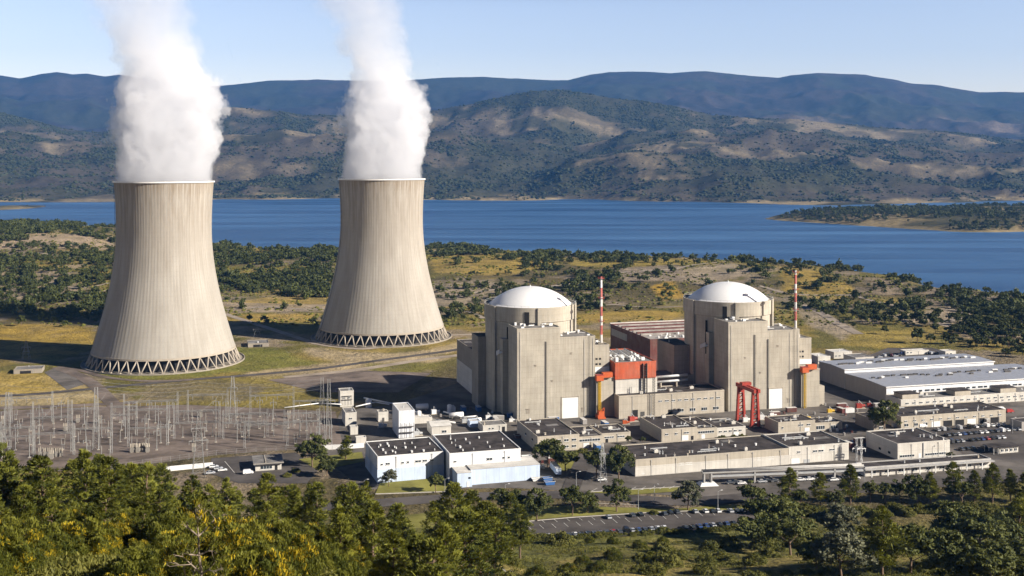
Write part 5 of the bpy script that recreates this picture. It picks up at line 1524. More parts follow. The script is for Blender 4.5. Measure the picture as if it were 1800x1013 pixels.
# pale process pipes and tanks on the bare yard left of the reactor
def pipe_run(label, pts, r=.45):
    m = MB(); m.path(pts, r, 8)
    o = m.build('pipe_run', M['white']); tag(o, label, 'pipe', 'pipes in the yard')
    return o
pipe_run('white pipe crossing the shaded yard left of the left reactor', [P3(640, 704, 1.5), P3(700, 716, 1.5), P3(760, 742, 1.5), P3(800, 748, 1.5)])
pipe_run('bent white pipe beside the long low white hut', [P3(780, 730, 2.0), P3(812, 740, 2.0), P3(838, 738, 2.0), P3(846, 752, 1.0)])
pipe_run('white pipe run along the far edge of the switchyard', [P3(500, 726, 3), P3(560, 718, 3), P3(600, 720, 3)], .3)
pipe_run('white pipe run joining the tall white blocks', [P3(625, 724, 3), P3(660, 716, 3), P3(684, 720, 3)], .35)
def yard_tank(label, px_, py_, r, h, lying):
    x, y = gp(px_, py_)
    t = thing('storage_tank', label, 'tank', (x, y, 0), TH, 'white tanks in the yard')
    m = MB()
    if lying:
        m.bar((-h / 2, 0, r + .6), (h / 2, 0, r + .6), r, 16, smooth=True); m.build('shell', M['white'], t)
        for u in (-h * .3, h * .3):
            m = MB(); m.box(u - .3, u + .3, -r * .8, r * .8, -.2, r * .7); m.build('saddle', M['conc_low'], t)
    else:
        m.lathe([(r, 0), (r, h), (r * .6, h + r * .3), (.01, h + r * .42)], 24); m.build('shell', M['white'], t)
        m = MB(); m.bar((r + .1, 0, 0), (r + .1, 0, h), .08, 4); m.bar((r + .1, .4, 0), (r + .1, .4, h), .08, 4); m.build('ladder', S, t)
for a in (('lying white tank beside the tall plain white block', 742, 722, 1.7, 7, True), ('lying white tank at the edge of the reactor shadow', 802, 736, 1.5, 8, True), ('upright white tank near the small cube hut', 648, 716, 1.8, 4.5, False),
          ('upright white tank behind the gabled utility house', 736, 736, 1.4, 4, False), ('short lying white tank near the long low hut', 838, 744, 1.2, 5, True), ('small upright white tank at the foot of the aux building', 790, 726, 1.3, 4.5, False)):
    yard_tank(*a)
# transformers (white A-frames) and construction pieces by the reactors
def skid(label, px_, py_, mat, sc):
    x, y = gp(px_, py_)
    t = thing('equipment_skid', label, 'equipment', (x, y, .07), TH + rnd.uniform(-.3, .3), 'equipment on the yard')
    m = MB(); m.box(-2 * sc, 2 * sc, -1.2 * sc, 1.2 * sc, 0, .3); m.build('base', M['conc_low'], t)
    m = MB(); m.box(-1.6 * sc, .4 * sc, -.8 * sc, .8 * sc, .3, 1.9 * sc); m.bar((.6 * sc, 0, 1.0 * sc), (1.9 * sc, 0, 1.0 * sc), .55 * sc, 10); m.build('unit', M[mat], t)
    m = MB(); m.bar((-.6 * sc, 0, 1.9 * sc), (-.6 * sc, 0, 3.2 * sc), .18, 6); m.bar((-.6 * sc, 0, 3.1 * sc), (1.2 * sc, 0, 1.2 * sc), .15, 6); m.build('pipe', M['steel'], t)
for i, (px_, py_, mt, sc, lb) in enumerate(((765, 728, 'white', 1.4, 'white pump skid near the lying tank'), (860, 738, 'white', 1.3, 'white pump skid by the reactor wall foot'), (818, 744, 'steel', 1.2, 'grey pump skid among the yard pipes'),
      (1112, 741, 'red', 1.5, 'red pump skid in front of the low concrete building'), (1100, 746, 'orange_paint', 1.1, 'orange skid at the left corner of the low concrete building'),
      (1460, 726, 'yellow', 1.2, 'yellow skid on the yard right of the right reactor'), (1490, 722, 'red', 1.2, 'red skid on the yard near the halls'), (1512, 718, 'red', 1.5, 'largest red skid beside the grey hall wall'), (1530, 716, 'red', 1.2, 'red skid at the corner of the lean-to'),
      (1420, 738, 'yellow', 1.0, 'small yellow skid behind the low workshop'), (1340, 738, 'white', 1.4, 'white pump skid right of the gantry crane'), (1358, 733, 'white', 1.2, 'white pump skid under the right reactor door'), (1312, 742, 'white', 1.3, 'white pump skid between the gantry crane legs'),
      (900, 742, 'white', 1.0, 'small white skid at the corner of the left reactor building'), (672, 752, 'white', 1.3, 'white skid between the cube hut and the tall block'), (735, 766, 'steel', 1.2, 'grey skid behind the roof edge of the pale blue hall'))):
    skid(lb, px_, py_, mt, sc)

# ------------------------------------------------------------------ plants
def unit(v): return v / np.maximum(np.linalg.norm(v, axis=-1, keepdims=True), 1e-9)

def leaves(C_, Nn, T, w, l):
    """one small quad per leaf spray"""
    T = unit(T); B = unit(np.cross(Nn, T)); n = len(C_)
    w = np.broadcast_to(w, (n,))[:, None]; l = np.broadcast_to(l, (n,))[:, None]
    V = np.stack([C_ - B * w * .5, C_ + B * w * .5, C_ + T * l + B * w * .3, C_ + T * l - B * w * .3], 1).reshape(-1, 3)
    return V, np.arange(4 * n).reshape(n, 4)

def clumps_to_mesh(name, cl, per, w, l, style, r, mats, flower=0.0, updown=.4):
    """cl: array of clumps (x, y, z, rx, rz, tint); style pine | round | broom"""
    k = len(cl); n = k * per
    idx = np.repeat(np.arange(k), per)
    d = unit(r.normal(size=(n, 3)))
    d[:, 2] = np.where(r.random(n) < .65, np.abs(d[:, 2]), d[:, 2])
    rad = r.uniform(.55, 1.0, n) ** .6
    c = cl[idx]
    P = c[:, :3] + d * rad[:, None] * np.stack([c[:, 3], c[:, 3], c[:, 4]], 1)
    axis = np.zeros((n, 3)); axis[:, :2] = c[:, :2]; axis = unit(axis + 1e-6)
    up = np.array([0, 0, 1.0])
    rn = r.normal(size=(n, 3))
    if style == 'pine':
        T = axis * .5 + up * updown + d * .5 + rn * .3; Nn = unit(d * .6 + up * .5 + rn * .45)
    elif style == 'broom':
        T = up * .6 + d * .6 + rn * .55; Nn = unit(d + rn * .5)
    else:
        T = rn; Nn = unit(d * .9 + up * .35 + rn * .4)
    s = r.uniform(.7, 1.3, n)
    V, F = leaves(P, Nn, T, w * s, l * s)
    tint = np.clip(c[:, 5] + r.normal(size=n) * .12, 0, 1)
    mi = np.zeros(n, int)
    if flower > 0:
        fl_ = (r.random(k) < flower)[idx] & (d[:, 2] > .0) & (r.random(n) < .6)
        mi = fl_.astype(int)
    return np_mesh(name, V, F, mats, mi, tint)

def tube_mesh(name, segs, mat, n=6):
    m = MB()
    for p, q, a, b in segs: m.bar(p, q, a, n, r2=b, smooth=True, caps=False)
    return m.mesh(name, mat)

def pine_meshes(seed, H, W_, bare=.2, per=46):
    r = np.random.default_rng(seed); cl = []; segs = []
    lean = r.normal(size=2) * .25
    def tr(z): return np.array([lean[0] * z / H + .15 * math.sin(z * .7 + seed), lean[1] * z / H + .15 * math.cos(z * .6 + seed), z])
    zs = np.linspace(-.6, H * .97, 9)
    for a, b in zip(zs[:-1], zs[1:]):
        segs.append((tr(a), tr(b), .26 * (1 - a / H) + .04, .26 * (1 - b / H) + .04))
    z = H * bare
    while z < H * .97:
        t = (z - H * bare) / (H * (1 - bare))
        R = W_ * (min(1, .62 + t * 1.6)) * (1 - t) ** .80 + .30
        nb = r.integers(4, 7)
        for _ in range(nb):
            if r.random() < .13: continue
            a = r.uniform(0, 2 * PI); rr = R * r.uniform(.62, 1.12)
            tip = tr(z) + np.array([math.cos(a) * rr, math.sin(a) * rr, rr * r.uniform(.05, .38)])
            segs.append((tr(z), tip, .07 * (1 - t) + .02, .02))
            nn = max(1, int(rr / .85))
            tn = r.uniform(.1, .9)
            for q in range(nn):
                f = (q + 1) / nn if nn > 1 else .9
                if f < .35: continue
                p = tr(z) + (tip - tr(z)) * f + r.normal(size=3) * .16
                s = r.uniform(.55, .95) * (1.05 - .35 * t)
                cl.append((*p, s, s * .55, np.clip(tn + r.normal() * .15, 0, 1)))
        z += r.uniform(.55, .85)
    top = tr(H * .97)
    for q in range(4): cl.append((*(top + r.normal(size=3) * [.25, .25, .35]), .4, .5, r.uniform(.3, .9)))
    cr = clumps_to_mesh('crown', np.array(cl), per, .16, .52, 'pine', r, M['pine'], 0, .45)
    return cr, tube_mesh('trunk', segs, M['trunk'])

def round_meshes(seed, H, W_, mat, bare=.18, per=60, nc=46, leaf=.34, tmat='trunk', lump=1.0, name='crown'):
    r = np.random.default_rng(seed); cl = []; segs = []
    # a few big boughs, each carrying its own cluster of leaf clumps
    nb = r.integers(5, 8); c0 = H * (bare + (1 - bare) * .5)
    trunk_top = np.array([r.normal() * .2, r.normal() * .2, H * .5])
    segs.append((np.array([0, 0, -.5]), trunk_top, .045 * H * .6, .03 * H * .5))
    for b in range(nb):
        a = 2 * PI * (b + r.random() * .7) / nb; e = r.uniform(-.35, 1.0)
        bc = np.array([math.cos(a) * W_ * .58 * math.cos(e), math.sin(a) * W_ * .58 * math.cos(e), c0 + math.sin(e) * H * (1 - bare) * .34])
        br = W_ * r.uniform(.38, .58) * lump
        segs.append((trunk_top * r.uniform(.5, 1), bc, .02 * H * .6, .03))
        tb = r.uniform(.15, .85)
        for _ in range(nc // nb):
            d = unit(r.normal(size=3)); d[2] = abs(d[2]) * .8 if r.random() < .7 else d[2]
            p = bc + d * br * r.uniform(.55, 1.0) * [1, 1, .8]
            s = r.uniform(.55, .95) * W_ * .22
            cl.append((*p, s, s * .75, np.clip(tb + r.normal() * .16 + .15 * d[2], 0, 1)))
    for _ in range(nc // 4):
        d = unit(r.normal(size=3)); d[2] = abs(d[2])
        p = np.array([0, 0, c0]) + d * [W_ * .6, W_ * .6, H * (1 - bare) * .5]
        s = r.uniform(.5, .9) * W_ * .22
        cl.append((*p, s, s * .75, r.uniform(.3, 1)))
    cr = clumps_to_mesh(name, np.array(cl), per, leaf, leaf * 1.15, 'round', r, mat)
    return cr, tube_mesh('trunk', segs, M[tmat])

def bush_mesh(seed, W_, H, mats, style, per=50, nc=26, leaf=.2, flower=0.0, name='foliage'):
    r = np.random.default_rng(seed); cl = []
    for _ in range(nc):
        a = r.uniform(0, 2 * PI); q = math.sqrt(r.random())
        z = H * (1 - .62 * q * q) * r.uniform(.55, .95)
        s = W_ * r.uniform(.20, .36)
        cl.append((math.cos(a) * q * W_ * .9, math.sin(a) * q * W_ * .9, max(.2, z - s * .4), s, s * .9, r.uniform(0, 1)))
    for _ in range(nc // 2):
        a = r.uniform(0, 2 * PI)
        cl.append((math.cos(a) * W_ * .75, math.sin(a) * W_ * .75, H * .22, W_ * .28, H * .25, r.uniform(0, .5)))
    return clumps_to_mesh(name, np.array(cl), per, leaf * (.55 if style == 'broom' else 1), leaf * (1.6 if style == 'broom' else 1.1), style, r, mats, flower)

# ---- kinds
PINES = [pine_meshes(s, h, w, b) for s, h, w, b in ((1, 12.5, 3.9, .20), (2, 14, 4.2, .24), (3, 11, 3.7, .16), (4, 13, 3.4, .22), (5, 9.5, 3.3, .14), (6, 12, 4.4, .26), (7, 7.5, 2.7, .12))]
ROUNDS = [round_meshes(11, 10, 5.2, M['leaf'], .05, 60, 64), round_meshes(12, 9, 5.2, M['leaf'], .03, 60, 64), round_meshes(13, 11, 5.0, M['leaf'], .08, 60, 66), round_meshes(14, 8, 4.4, M['leaf'], .02, 60, 60), round_meshes(15, 10, 4.2, M['leaf'], .12, 60, 60)]
GREYS = [round_meshes(21, 8, 4.4, M['leaf_grey'], .04, 60, 60, .3), round_meshes(22, 7, 4.0, M['leaf_grey'], .06, 60, 46, .3)]
MIDS = [round_meshes(31 + i, 8.0, (4.2, 3.7, 4.8, 3.9)[i], M['wood_mid'], .10, 26, 26, .72) for i in range(4)]
BROOMS = [bush_mesh(41 + i, 1.9 + .25 * i, 2.7 + .2 * i, [M['broom'], M['yflower']], 'broom', 260, 30, .12, (.20, .11, .05)[i]) for i in range(3)]
SHRUBS = [bush_mesh(51 + i, 1.9 + .3 * i, 1.7 + .3 * i, [M['shrub']], 'round', 110, 26, .17) for i in range(3)]
PALES = [bush_mesh(61, 1.8, 1.9, [M['blossom']], 'round', 50, 22, .24)]

def plant(name, label, cat, mesh_pair, x, y, s, rz, group, z=None, sq=1.0):
    t = thing(name, label, cat, (x, y, (tz(x, y) if z is None else z) - .05), rz, group)
    t.scale = (s, s, s * sq)
    link('crown', mesh_pair[0], t); link('trunk', mesh_pair[1], t)
    return t
def bush(name, label, cat, me, x, y, s, rz, group, sq=1.0):
    o = link(name, me, None, (x, y, tz(x, y) - .1), rz); o.scale = (s, s, s * sq)
    return tag(o, label, cat, group)

def treetop(px, py_top, Y, H):
    """base position and scale so that a tree standing at distance Y reaches row py_top"""
    x = (px - 900) / FOC * Y
    zt = zat(py_top, Y); zb = tz(x, Y)
    return x, Y, max(.35, (zt - zb) / H)

rv = random.Random(77)
HP = [12.5, 14, 11, 13, 9.5, 12, 7.5]
# pines on the near slope: (column, top row, distance)
NEAR = [(-40, 792, 205), (8, 785, 215), (40, 850, 150), (75, 797, 210), (110, 824, 158), (150, 790, 235), (190, 792, 200), (230, 800, 260), (262, 812, 190), (90, 860, 128), (300, 806, 245), (20, 900, 112), (185, 846, 140),
        (335, 838, 270), (370, 846, 230), (398, 838, 300), (430, 856, 210), (470, 822, 250), (500, 850, 290), (470, 880, 165), (520, 862, 230), (555, 846, 300), (585, 862, 260), (620, 848, 225), (640, 838, 320), (655, 880, 190),
        (598, 890, 150), (700, 880, 270), (722, 884, 230), (735, 920, 180), (560, 905, 170), (530, 920, 130), (765, 878, 300), (800, 846, 285), (830, 840, 330), (815, 880, 240), (855, 866, 320), (780, 905, 205), (845, 905, 260), (870, 880, 300),
        (900, 868, 400), (915, 884, 380), (690, 925, 165), (410, 900, 150), (440, 920, 128), (360, 880, 180), (320, 870, 150), (280, 850, 165), (250, 880, 130), (-20, 850, 140), (145, 880, 118), (60, 930, 95), (620, 930, 140), (760, 935, 160),
        (130, 800, 275), (210, 805, 300), (60, 800, 290), (175, 800, 330), (250, 808, 320), (285, 812, 345), (10, 800, 280), (340, 850, 330), (450, 860, 340), (415, 850, 350), (515, 850, 360), (690, 895, 330), (600, 850, 370), (545, 850, 390), (660, 880, 360)]
for i, (px_, pt, Y) in enumerate(NEAR):
    k = rv.choice([0, 1, 2, 3, 4, 5])
    x, y, s = treetop(px_, pt, Y, HP[k])
    while s > 1.5 and k != 1: k = 1; x, y, s = treetop(px_, pt, Y, HP[k])
    if Y < 126 or (i % 6 == 4 and Y < 300): continue
    s = min(s * .91, 1.6)
    zone = 'left of the bare tree' if px_ < 330 else ('right of the bare tree' if px_ < 660 else 'below the pale blue halls')
    lb = '%s pine on the near slope, %s' % ('large dark green' if Y < 170 else ('dense green' if Y < 260 else 'farther dark green'), zone)
    plant('pine_tree', lb, 'pine', PINES[k], x, y, s, rv.uniform(0, 6.28), 'pines on the near slope %s' % zone, sq=rv.uniform(.95, 1.08))
# trees by the roads and buildings: base pixel, top row, kind, label
ROAD = [(549, 822, 766, 'r', 'full round dark tree by the grass right of the gatehouse'), (575, 838, 802, 'r', 'smaller round tree just right of the gatehouse tree pair'), (608, 808, 768, 'c', 'small conical dark tree in front of the white wall'),
        (684, 856, 826, 'g', 'flat-topped grey-green tree against the pale blue hall wall'), (766, 866, 832, 'r', 'round dark bush-like tree at the corner of the pale blue halls'),
        (963, 822, 768, 'r', 'left tree of the trio in front of the office block'), (979, 827, 776, 'r', 'middle tree of the trio in front of the office block'), (994, 832, 784, 'r', 'right tree of the trio in front of the office block'),
        (1048, 840, 790, 'r', 'tree hugging the dark lattice pylon'), (1088, 842, 786, 'r', 'tall loose tree at the left end of the longest shed'), (1105, 782, 766, 'r', 'low green tree in the gap beside the workshop'), (1130, 780, 768, 'y', 'yellow-green shrub tree in the gap beside the workshop'),
        (1006, 905, 855, 'r', 'roadside tree on the lawn, left of the pair above the car park'), (1033, 900, 864, 'r', 'smaller companion tree right of the lawn pair above the car park'), (1084, 898, 844, 'r', 'tall oval tree standing alone above the car park'), (1209, 895, 848, 'g', 'small light tree standing alone on the lawn by the white gallery footing'),
        (944, 915, 862, 'r', 'slim tree at the left corner of the front car park'), (905, 908, 862, 'r', 'dense tree left of the slim tree by the front car park'), (880, 905, 858, 'r', 'dark tree above the left end of the front car park'),
        (1322, 892, 845, 'r', 'wide round tree beside the road right of the car park'), (1345, 905, 880, 'r', 'lower tree tucked beside the wide round roadside tree'), (1388, 893, 824, 'p', 'tall pine with a bare stem right of the wide round tree'),
        (1408, 893, 860, 'r', 'bushy tree against the tall bare-stemmed pine'), (1442, 890, 832, 'p', 'second tall pine along the road from the left'), (1468, 893, 862, 'r', 'low broad tree between two roadside pines'), (1494, 885, 818, 'p', 'tallest pine in front of the white covered walkway'),
        (1530, 883, 845, 'r', 'dark roadside tree below the covered walkway'), (1556, 883, 848, 'r', 'round roadside tree under the middle of the covered walkway'), (1582, 883, 842, 'r', 'narrow dark tree in the roadside row'), (1612, 884, 836, 'r', 'wide dark tree in the roadside row'), (1636, 886, 832, 'p', 'roadside pine with two pale stems'),
        (1676, 884, 814, 'p', 'tall pine near the car park kiosk'), (1690, 888, 840, 'r', 'dense tree by the tall pine near the kiosk'), (1712, 884, 828, 'p', 'pointed pine right of the kiosk pine'), (1744, 882, 816, 'p', 'tall dark pine second from the right edge of the roadside row'), (1776, 880, 826, 'p', 'dark pine at the right edge of the roadside row'), (1802, 884, 832, 'p', 'half hidden pine at the picture edge of the roadside row'),
        (1555, 762, 706, 'r', 'lone dark tree between the sheds and the steel-roofed halls'), (1672, 815, 795, 'r', 'low dark hedge-like tree beside the car park kiosk')]
for px_, pb, pt, kd, lb in ROAD:
    x, y = gp(px_, pb)
    h = (pb - pt) / FOC * y
    z0 = tz(x, y); h = zat(pt, y) - z0
    if kd == 'p': k = rv.choice([0, 1, 3]); mp, H = PINES[k], HP[k]
    elif kd == 'c': mp, H = PINES[4], 9.5
    elif kd == 'g': mp, H = GREYS[0], 8
    else:
        k = rv.choice([0, 1, 2, 3, 4]); mp, H = ROUNDS[k], [10, 9, 11, 8, 10][k]
    plant('pine_tree' if kd in 'pc' else 'broadleaf_tree', lb, 'pine' if kd in 'pc' else 'tree', mp, x, y, h / H, rv.uniform(0, 6.28), 'trees along the roads')
# big trees low on the right, in front of the road
RIGHT = [(1480, 1000, 930, 330, 'g', 'large olive-grey tree low on the right, left of the pine'), (1436, 985, 948, 345, 'r', 'dark round tree in shade left of the olive-grey tree'), (1552, 985, 898, 335, 'p', 'upright bright green pine among the lower right bushes'),
         (1640, 965, 912, 350, 'r', 'large spreading tree in the lower right, back one'), (1690, 1000, 945, 300, 'r', 'biggest dark green tree in the lower right corner'), (1745, 1010, 960, 290, 'r', 'bright-topped green tree at the lower right corner'), (1600, 975, 926, 340, 'r', 'dark tree touching the left side of the spreading tree'),
         (1792, 940, 874, 410, 'p', 'dark pine at the right edge above the dirt clearing'), (1760, 935, 892, 400, 'r', 'dark tree beside the right edge pine'), (1722, 930, 900, 395, 'r', 'round tree left of the right edge pines'), (1680, 915, 886, 420, 'r', 'low round tree above the grass clearing'),
         (1360, 920, 872, 430, 'r', 'tree at the right end of the front car park'), (1468, 912, 888, 430, 'g', 'small grey tree by the gravel patch'), (1325, 925, 905, 420, 'r', 'small round tree below the car park end'), (1800, 1000, 950, 300, 'r', 'dark tree cut by the right edge at the bottom'), (1390, 930, 905, 400, 'r', 'small dark tree beside the car park end')]
for px_, pb, pt, Y, kd, lb in RIGHT:
    if kd == 'p': k = 0; mp, H = PINES[k], HP[k]
    elif kd == 'g': mp, H = GREYS[0], 8
    else: k = rv.choice([0, 1, 3]); mp, H = ROUNDS[k], [10, 9, 11, 8, 10][k]
    x, y, s = treetop(px_, pt, Y, H)
    plant('pine_tree' if kd == 'p' else 'broadleaf_tree', lb, 'pine' if kd == 'p' else 'tree', mp, x, y, min(s, 1.7) * 1.25, rv.uniform(0, 6.28), 'large trees on the lower right slope', sq=.82)
# the half-bare pale tree in the foreground
x, y = -23.0, 82.0
t = thing('bare_tree', 'half-bare pale tree with crooked branches and yellow tufts in the foreground', 'tree', (x, y, tz(x, y) - .2), 0)
t.scale = (1.0, 1.0, 1.15)
rb = np.random.default_rng(9); segs, tips = [], []
def grow(p, d, ln, r0, lvl):
    q = p + d * ln; segs.append((p, q, r0, r0 * .74))
    if lvl == 0: tips.append(q); return
    for k in range(rb.integers(2, 4)):
        dd = unit(d + rb.normal(size=3) * (.55 if lvl < 4 else .3) + np.array([0, 0, .12]))
        grow(q, dd, ln * rb.uniform(.62, .86), r0 * rb.uniform(.5, .66), lvl - 1)
grow(np.array([0, 0, 0.]), unit(np.array([.05, 0, 1.])), 2.0, .17, 1)
segs.clear(); tips.clear()
p = np.array([0, 0, -.3])
for i in range(5):
    q = p + np.array([rb.normal() * .14 - .05, rb.normal() * .1, 1.15]); segs.append((p, q, .17 - i * .022, .15 - i * .022))
    if i > 0:
        for sgn in (-1, 1):
            if rb.random() < .9: grow(q, unit(np.array([sgn * rb.uniform(.6, 1.1), rb.normal() * .5, rb.uniform(.25, .8)])), rb.uniform(.7, 1.0), .07, 3)
    p = q
grow(p, unit(np.array([-.1, 0, 1.])), .8, .06, 3)
link('trunk', tube_mesh('trunk', segs, M['trunk_pale']), t)
tp = np.array([q for q in tips if rb.random() < .55])
cl = np.array([(*q, .28, .28, rb.random()) for q in tp])
link('crown', clumps_to_mesh('crown', cl, 26, .09, .26, 'broom', rb, [M['broom'], M['yflower']], .18), t)

# ---- bushes on the near slopes
cnt = 0
for i in range(2600):
    if cnt >= 240: break
    Y = 78 + 112 * rv.random() ** 1.4; px_ = rv.uniform(-60, 900)
    if px_ > 700 and Y > 150: continue
    x = (px_ - 900) / FOC * Y
    z = tz(x, Y); pyb = YH + FOC * (CAMZ - z) / Y
    if pyb < 925 or pyb > 1075: continue
    if vnoise(x / 9, Y / 9, 5) < .38: continue
    k = rv.choices([0, 1, 2], [4, 3, 2])[0]
    yel = px_ < 460 or rv.random() < .45
    if rv.random() < .16:
        bush('green_shrub', 'leafy green shrub between the yellow broom bushes at the lower left', 'shrub', SHRUBS[rv.randrange(3)], x, Y, rv.uniform(.7, 1.2), rv.uniform(0, 6), 'green shrubs among the broom')
    else:
        bush('broom_bush', '%s broom bush on the near slope, %s' % ('yellow-flowered' if k == 0 else 'green and yellow', 'at the lower left' if px_ < 450 else 'below the pines at the bottom'), 'bush', BROOMS[k], x, Y, rv.choice([.7, .9, 1.2, 1.5]) * rv.uniform(.85, 1.15), rv.uniform(0, 6), 'broom bushes on the near slope')
    cnt += 1
for i in range(44):
    px_ = 872 + i * 10.4 + rv.uniform(-3, 3); py_ = 958.5 - i * .86 + rv.uniform(-1.0, 1.6) if px_ < 1190 else 934 - (px_ - 1190) * .07 + rv.uniform(-1, 1)
    x, y = gp(px_, py_); bush('green_shrub', 'green shrub in the ragged hedge in front of the front car park', 'shrub', SHRUBS[rv.randrange(3)], x, y - 2, rv.uniform(.6, 1.25), rv.uniform(0, 6), 'hedge in front of the car park')
for i in range(60):
    px_ = 1330 + i * 8.2; x, y = gp(px_, 892 + rv.uniform(0, 16))
    bush('green_shrub', 'low green shrub at the foot of the roadside tree row', 'shrub', SHRUBS[rv.randrange(3)], x, y, rv.uniform(.8, 1.8), rv.uniform(0, 6), 'shrubs below the roadside trees')
cnt = 0
for i in range(9000):
    if cnt >= 150: break
    Y = rv.uniform(262, 452); px_ = rv.uniform(780, 1830)
    x = (px_ - 900) / FOC * Y
    z = tz(x, Y); pyb = YH + FOC * (CAMZ - z) / Y
    if pyb > 1030 or pyb < 893: continue
    if Y > 425 and 860 < px_ < 1345: continue
    if pyb < 951 and 870 < px_ < 1330 and Y > 428: continue
    if vnoise(x / 22, Y / 14, 8) < .42: continue
    q = rv.random()
    wh = 'below the front car park' if px_ < 1330 else 'on the lower right slope'
    if q < .02: bush('pale_shrub', 'pale whitish shrub %s' % wh, 'shrub', PALES[0], x, Y, rv.uniform(.9, 1.7), rv.uniform(0, 6), 'pale shrubs')
    elif q < .22 and px_ < 1250: bush('broom_bush', 'yellow-green broom bush %s' % wh, 'bush', BROOMS[2], x, Y, rv.uniform(.8, 1.4), rv.uniform(0, 6), 'broom bushes below the car park')
    else: bush('green_shrub', 'rounded green shrub %s' % wh, 'shrub', SHRUBS[rv.randrange(3)], x, Y, rv.choice([.6, .9, 1.3, 2.0]) * rv.uniform(.8, 1.2), rv.uniform(0, 6), 'green shrubs on the right slope')
    cnt += 1
x, y = -90, 560
for i, (px_, pb) in enumerate(((1010, 800), (1025, 796), (1270, 772), (1290, 770), (1335, 774), (1305, 772), (470, 838), (520, 830), (505, 838), (1125, 905), (1150, 902))):
    x, y = gp(px_, pb); bush('green_shrub', 'clipped green shrub growing between the plant buildings', 'shrub', SHRUBS[i % 3], x, y, rv.uniform(.8, 1.3), rv.uniform(0, 6), 'shrubs between the buildings')

# ---- undergrowth cover on the near slopes: uncountable, one object
def blob_variants(n, sub=1):
    out = []
    for i in range(n):
        bm = bmesh.new(); bmesh.ops.create_icosphere(bm, subdivisions=sub, radius=1.0)
        r = random.Random(100 + i)
        for v in bm.verts:
            v.co *= 1 + r.uniform(-.30, .28); v.co.z *= .85
        bm.verts.ensure_lookup_table()
        V = np.array([v.co[:] for v in bm.verts]); F = np.array([[v.index for v in f.verts] for f in bm.faces])
        out.append((V, F)); bm.free()
    return out
def scatter(name, pts, variants, mat, label, kind='stuff', tints=None, ground_dz=0.0):
    """pts: (x, y, z, sx, sz)"""
    Vs, Fs, Ts, base = [], [], [], 0
    r = np.random.default_rng(3)
    pts = np.asarray(pts)
    which = r.integers(0, len(variants), len(pts))
    for k, (V, F) in enumerate(variants):
        P = pts[which == k]
        if not len(P): continue
        a = r.uniform(0, 2 * PI, len(P)); c, s = np.cos(a), np.sin(a)
        X = (V[None, :, 0] * c[:, None] - V[None, :, 1] * s[:, None]) * P[:, 3:4] + P[:, 0:1]
        Y = (V[None, :, 0] * s[:, None] + V[None, :, 1] * c[:, None]) * P[:, 3:4] + P[:, 1:2]
        Z = V[None, :, 2] * P[:, 4:5] + P[:, 2:3]
        Vs.append(np.stack([X, Y, Z], -1).reshape(-1, 3))
        n, m = len(P), len(V)
        Fs.append((F[None] + (np.arange(n) * m)[:, None, None]).reshape(-1, F.shape[1]) + base)
        tt = r.uniform(0, 1, n)
        Ts.append(np.clip(np.repeat(tt, len(F)) + r.normal(size=n * len(F)) * .12, 0, 1)); base += n * m
    me = np_mesh(name, np.concatenate(Vs), np.concatenate(Fs), mat, None, np.concatenate(Ts))
    o = link(name, me); tag(o, label, kind=kind)
    return o
# leaf tufts for ground cover
def tuft_points():
    out = []
    r = np.random.default_rng(15)
    Y = r.uniform(75, 455, 90000) ** 1.0; px = r.uniform(-80, 1880, 90000)
    X = (px - 900) / FOC * Y; Z = terrain(X, Y)
    py = YH + FOC * (CAMZ - Z) / Y
    n = fbm(X, Y, 17, 4, 95)
    keep = (py > 880) & (py < 1045) & (n > .46) & ~((Y > 426) & (px > 850) & (px < 1345)) & (r.random(len(Y)) < .55)
    return X[keep], Y[keep], Z[keep], r
X, Y, Z, r = tuft_points()
nl = 14; n = len(X) * nl
P = np.repeat(np.stack([X, Y, Z], 1), nl, 0) + np.stack([r.normal(size=n) * .45, r.normal(size=n) * .45, r.uniform(0, .35, n)], 1)
Nn = unit(r.normal(size=(n, 3)) + [0, 0, .6]); T = unit(r.normal(size=(n, 3)) * .6 + [0, 0, 1])
V, F = leaves(P, Nn, T, .15 * r.uniform(.6, 1.4, n), .42 * r.uniform(.6, 1.4, n))
tag(link('undergrowth', np_mesh('undergrowth', V, F, M['shrub'], None, np.clip(np.repeat(r.random(len(X)), nl) + r.normal(size=n) * .1, 0, 1))), 'low green undergrowth on the near slopes', kind='stuff')

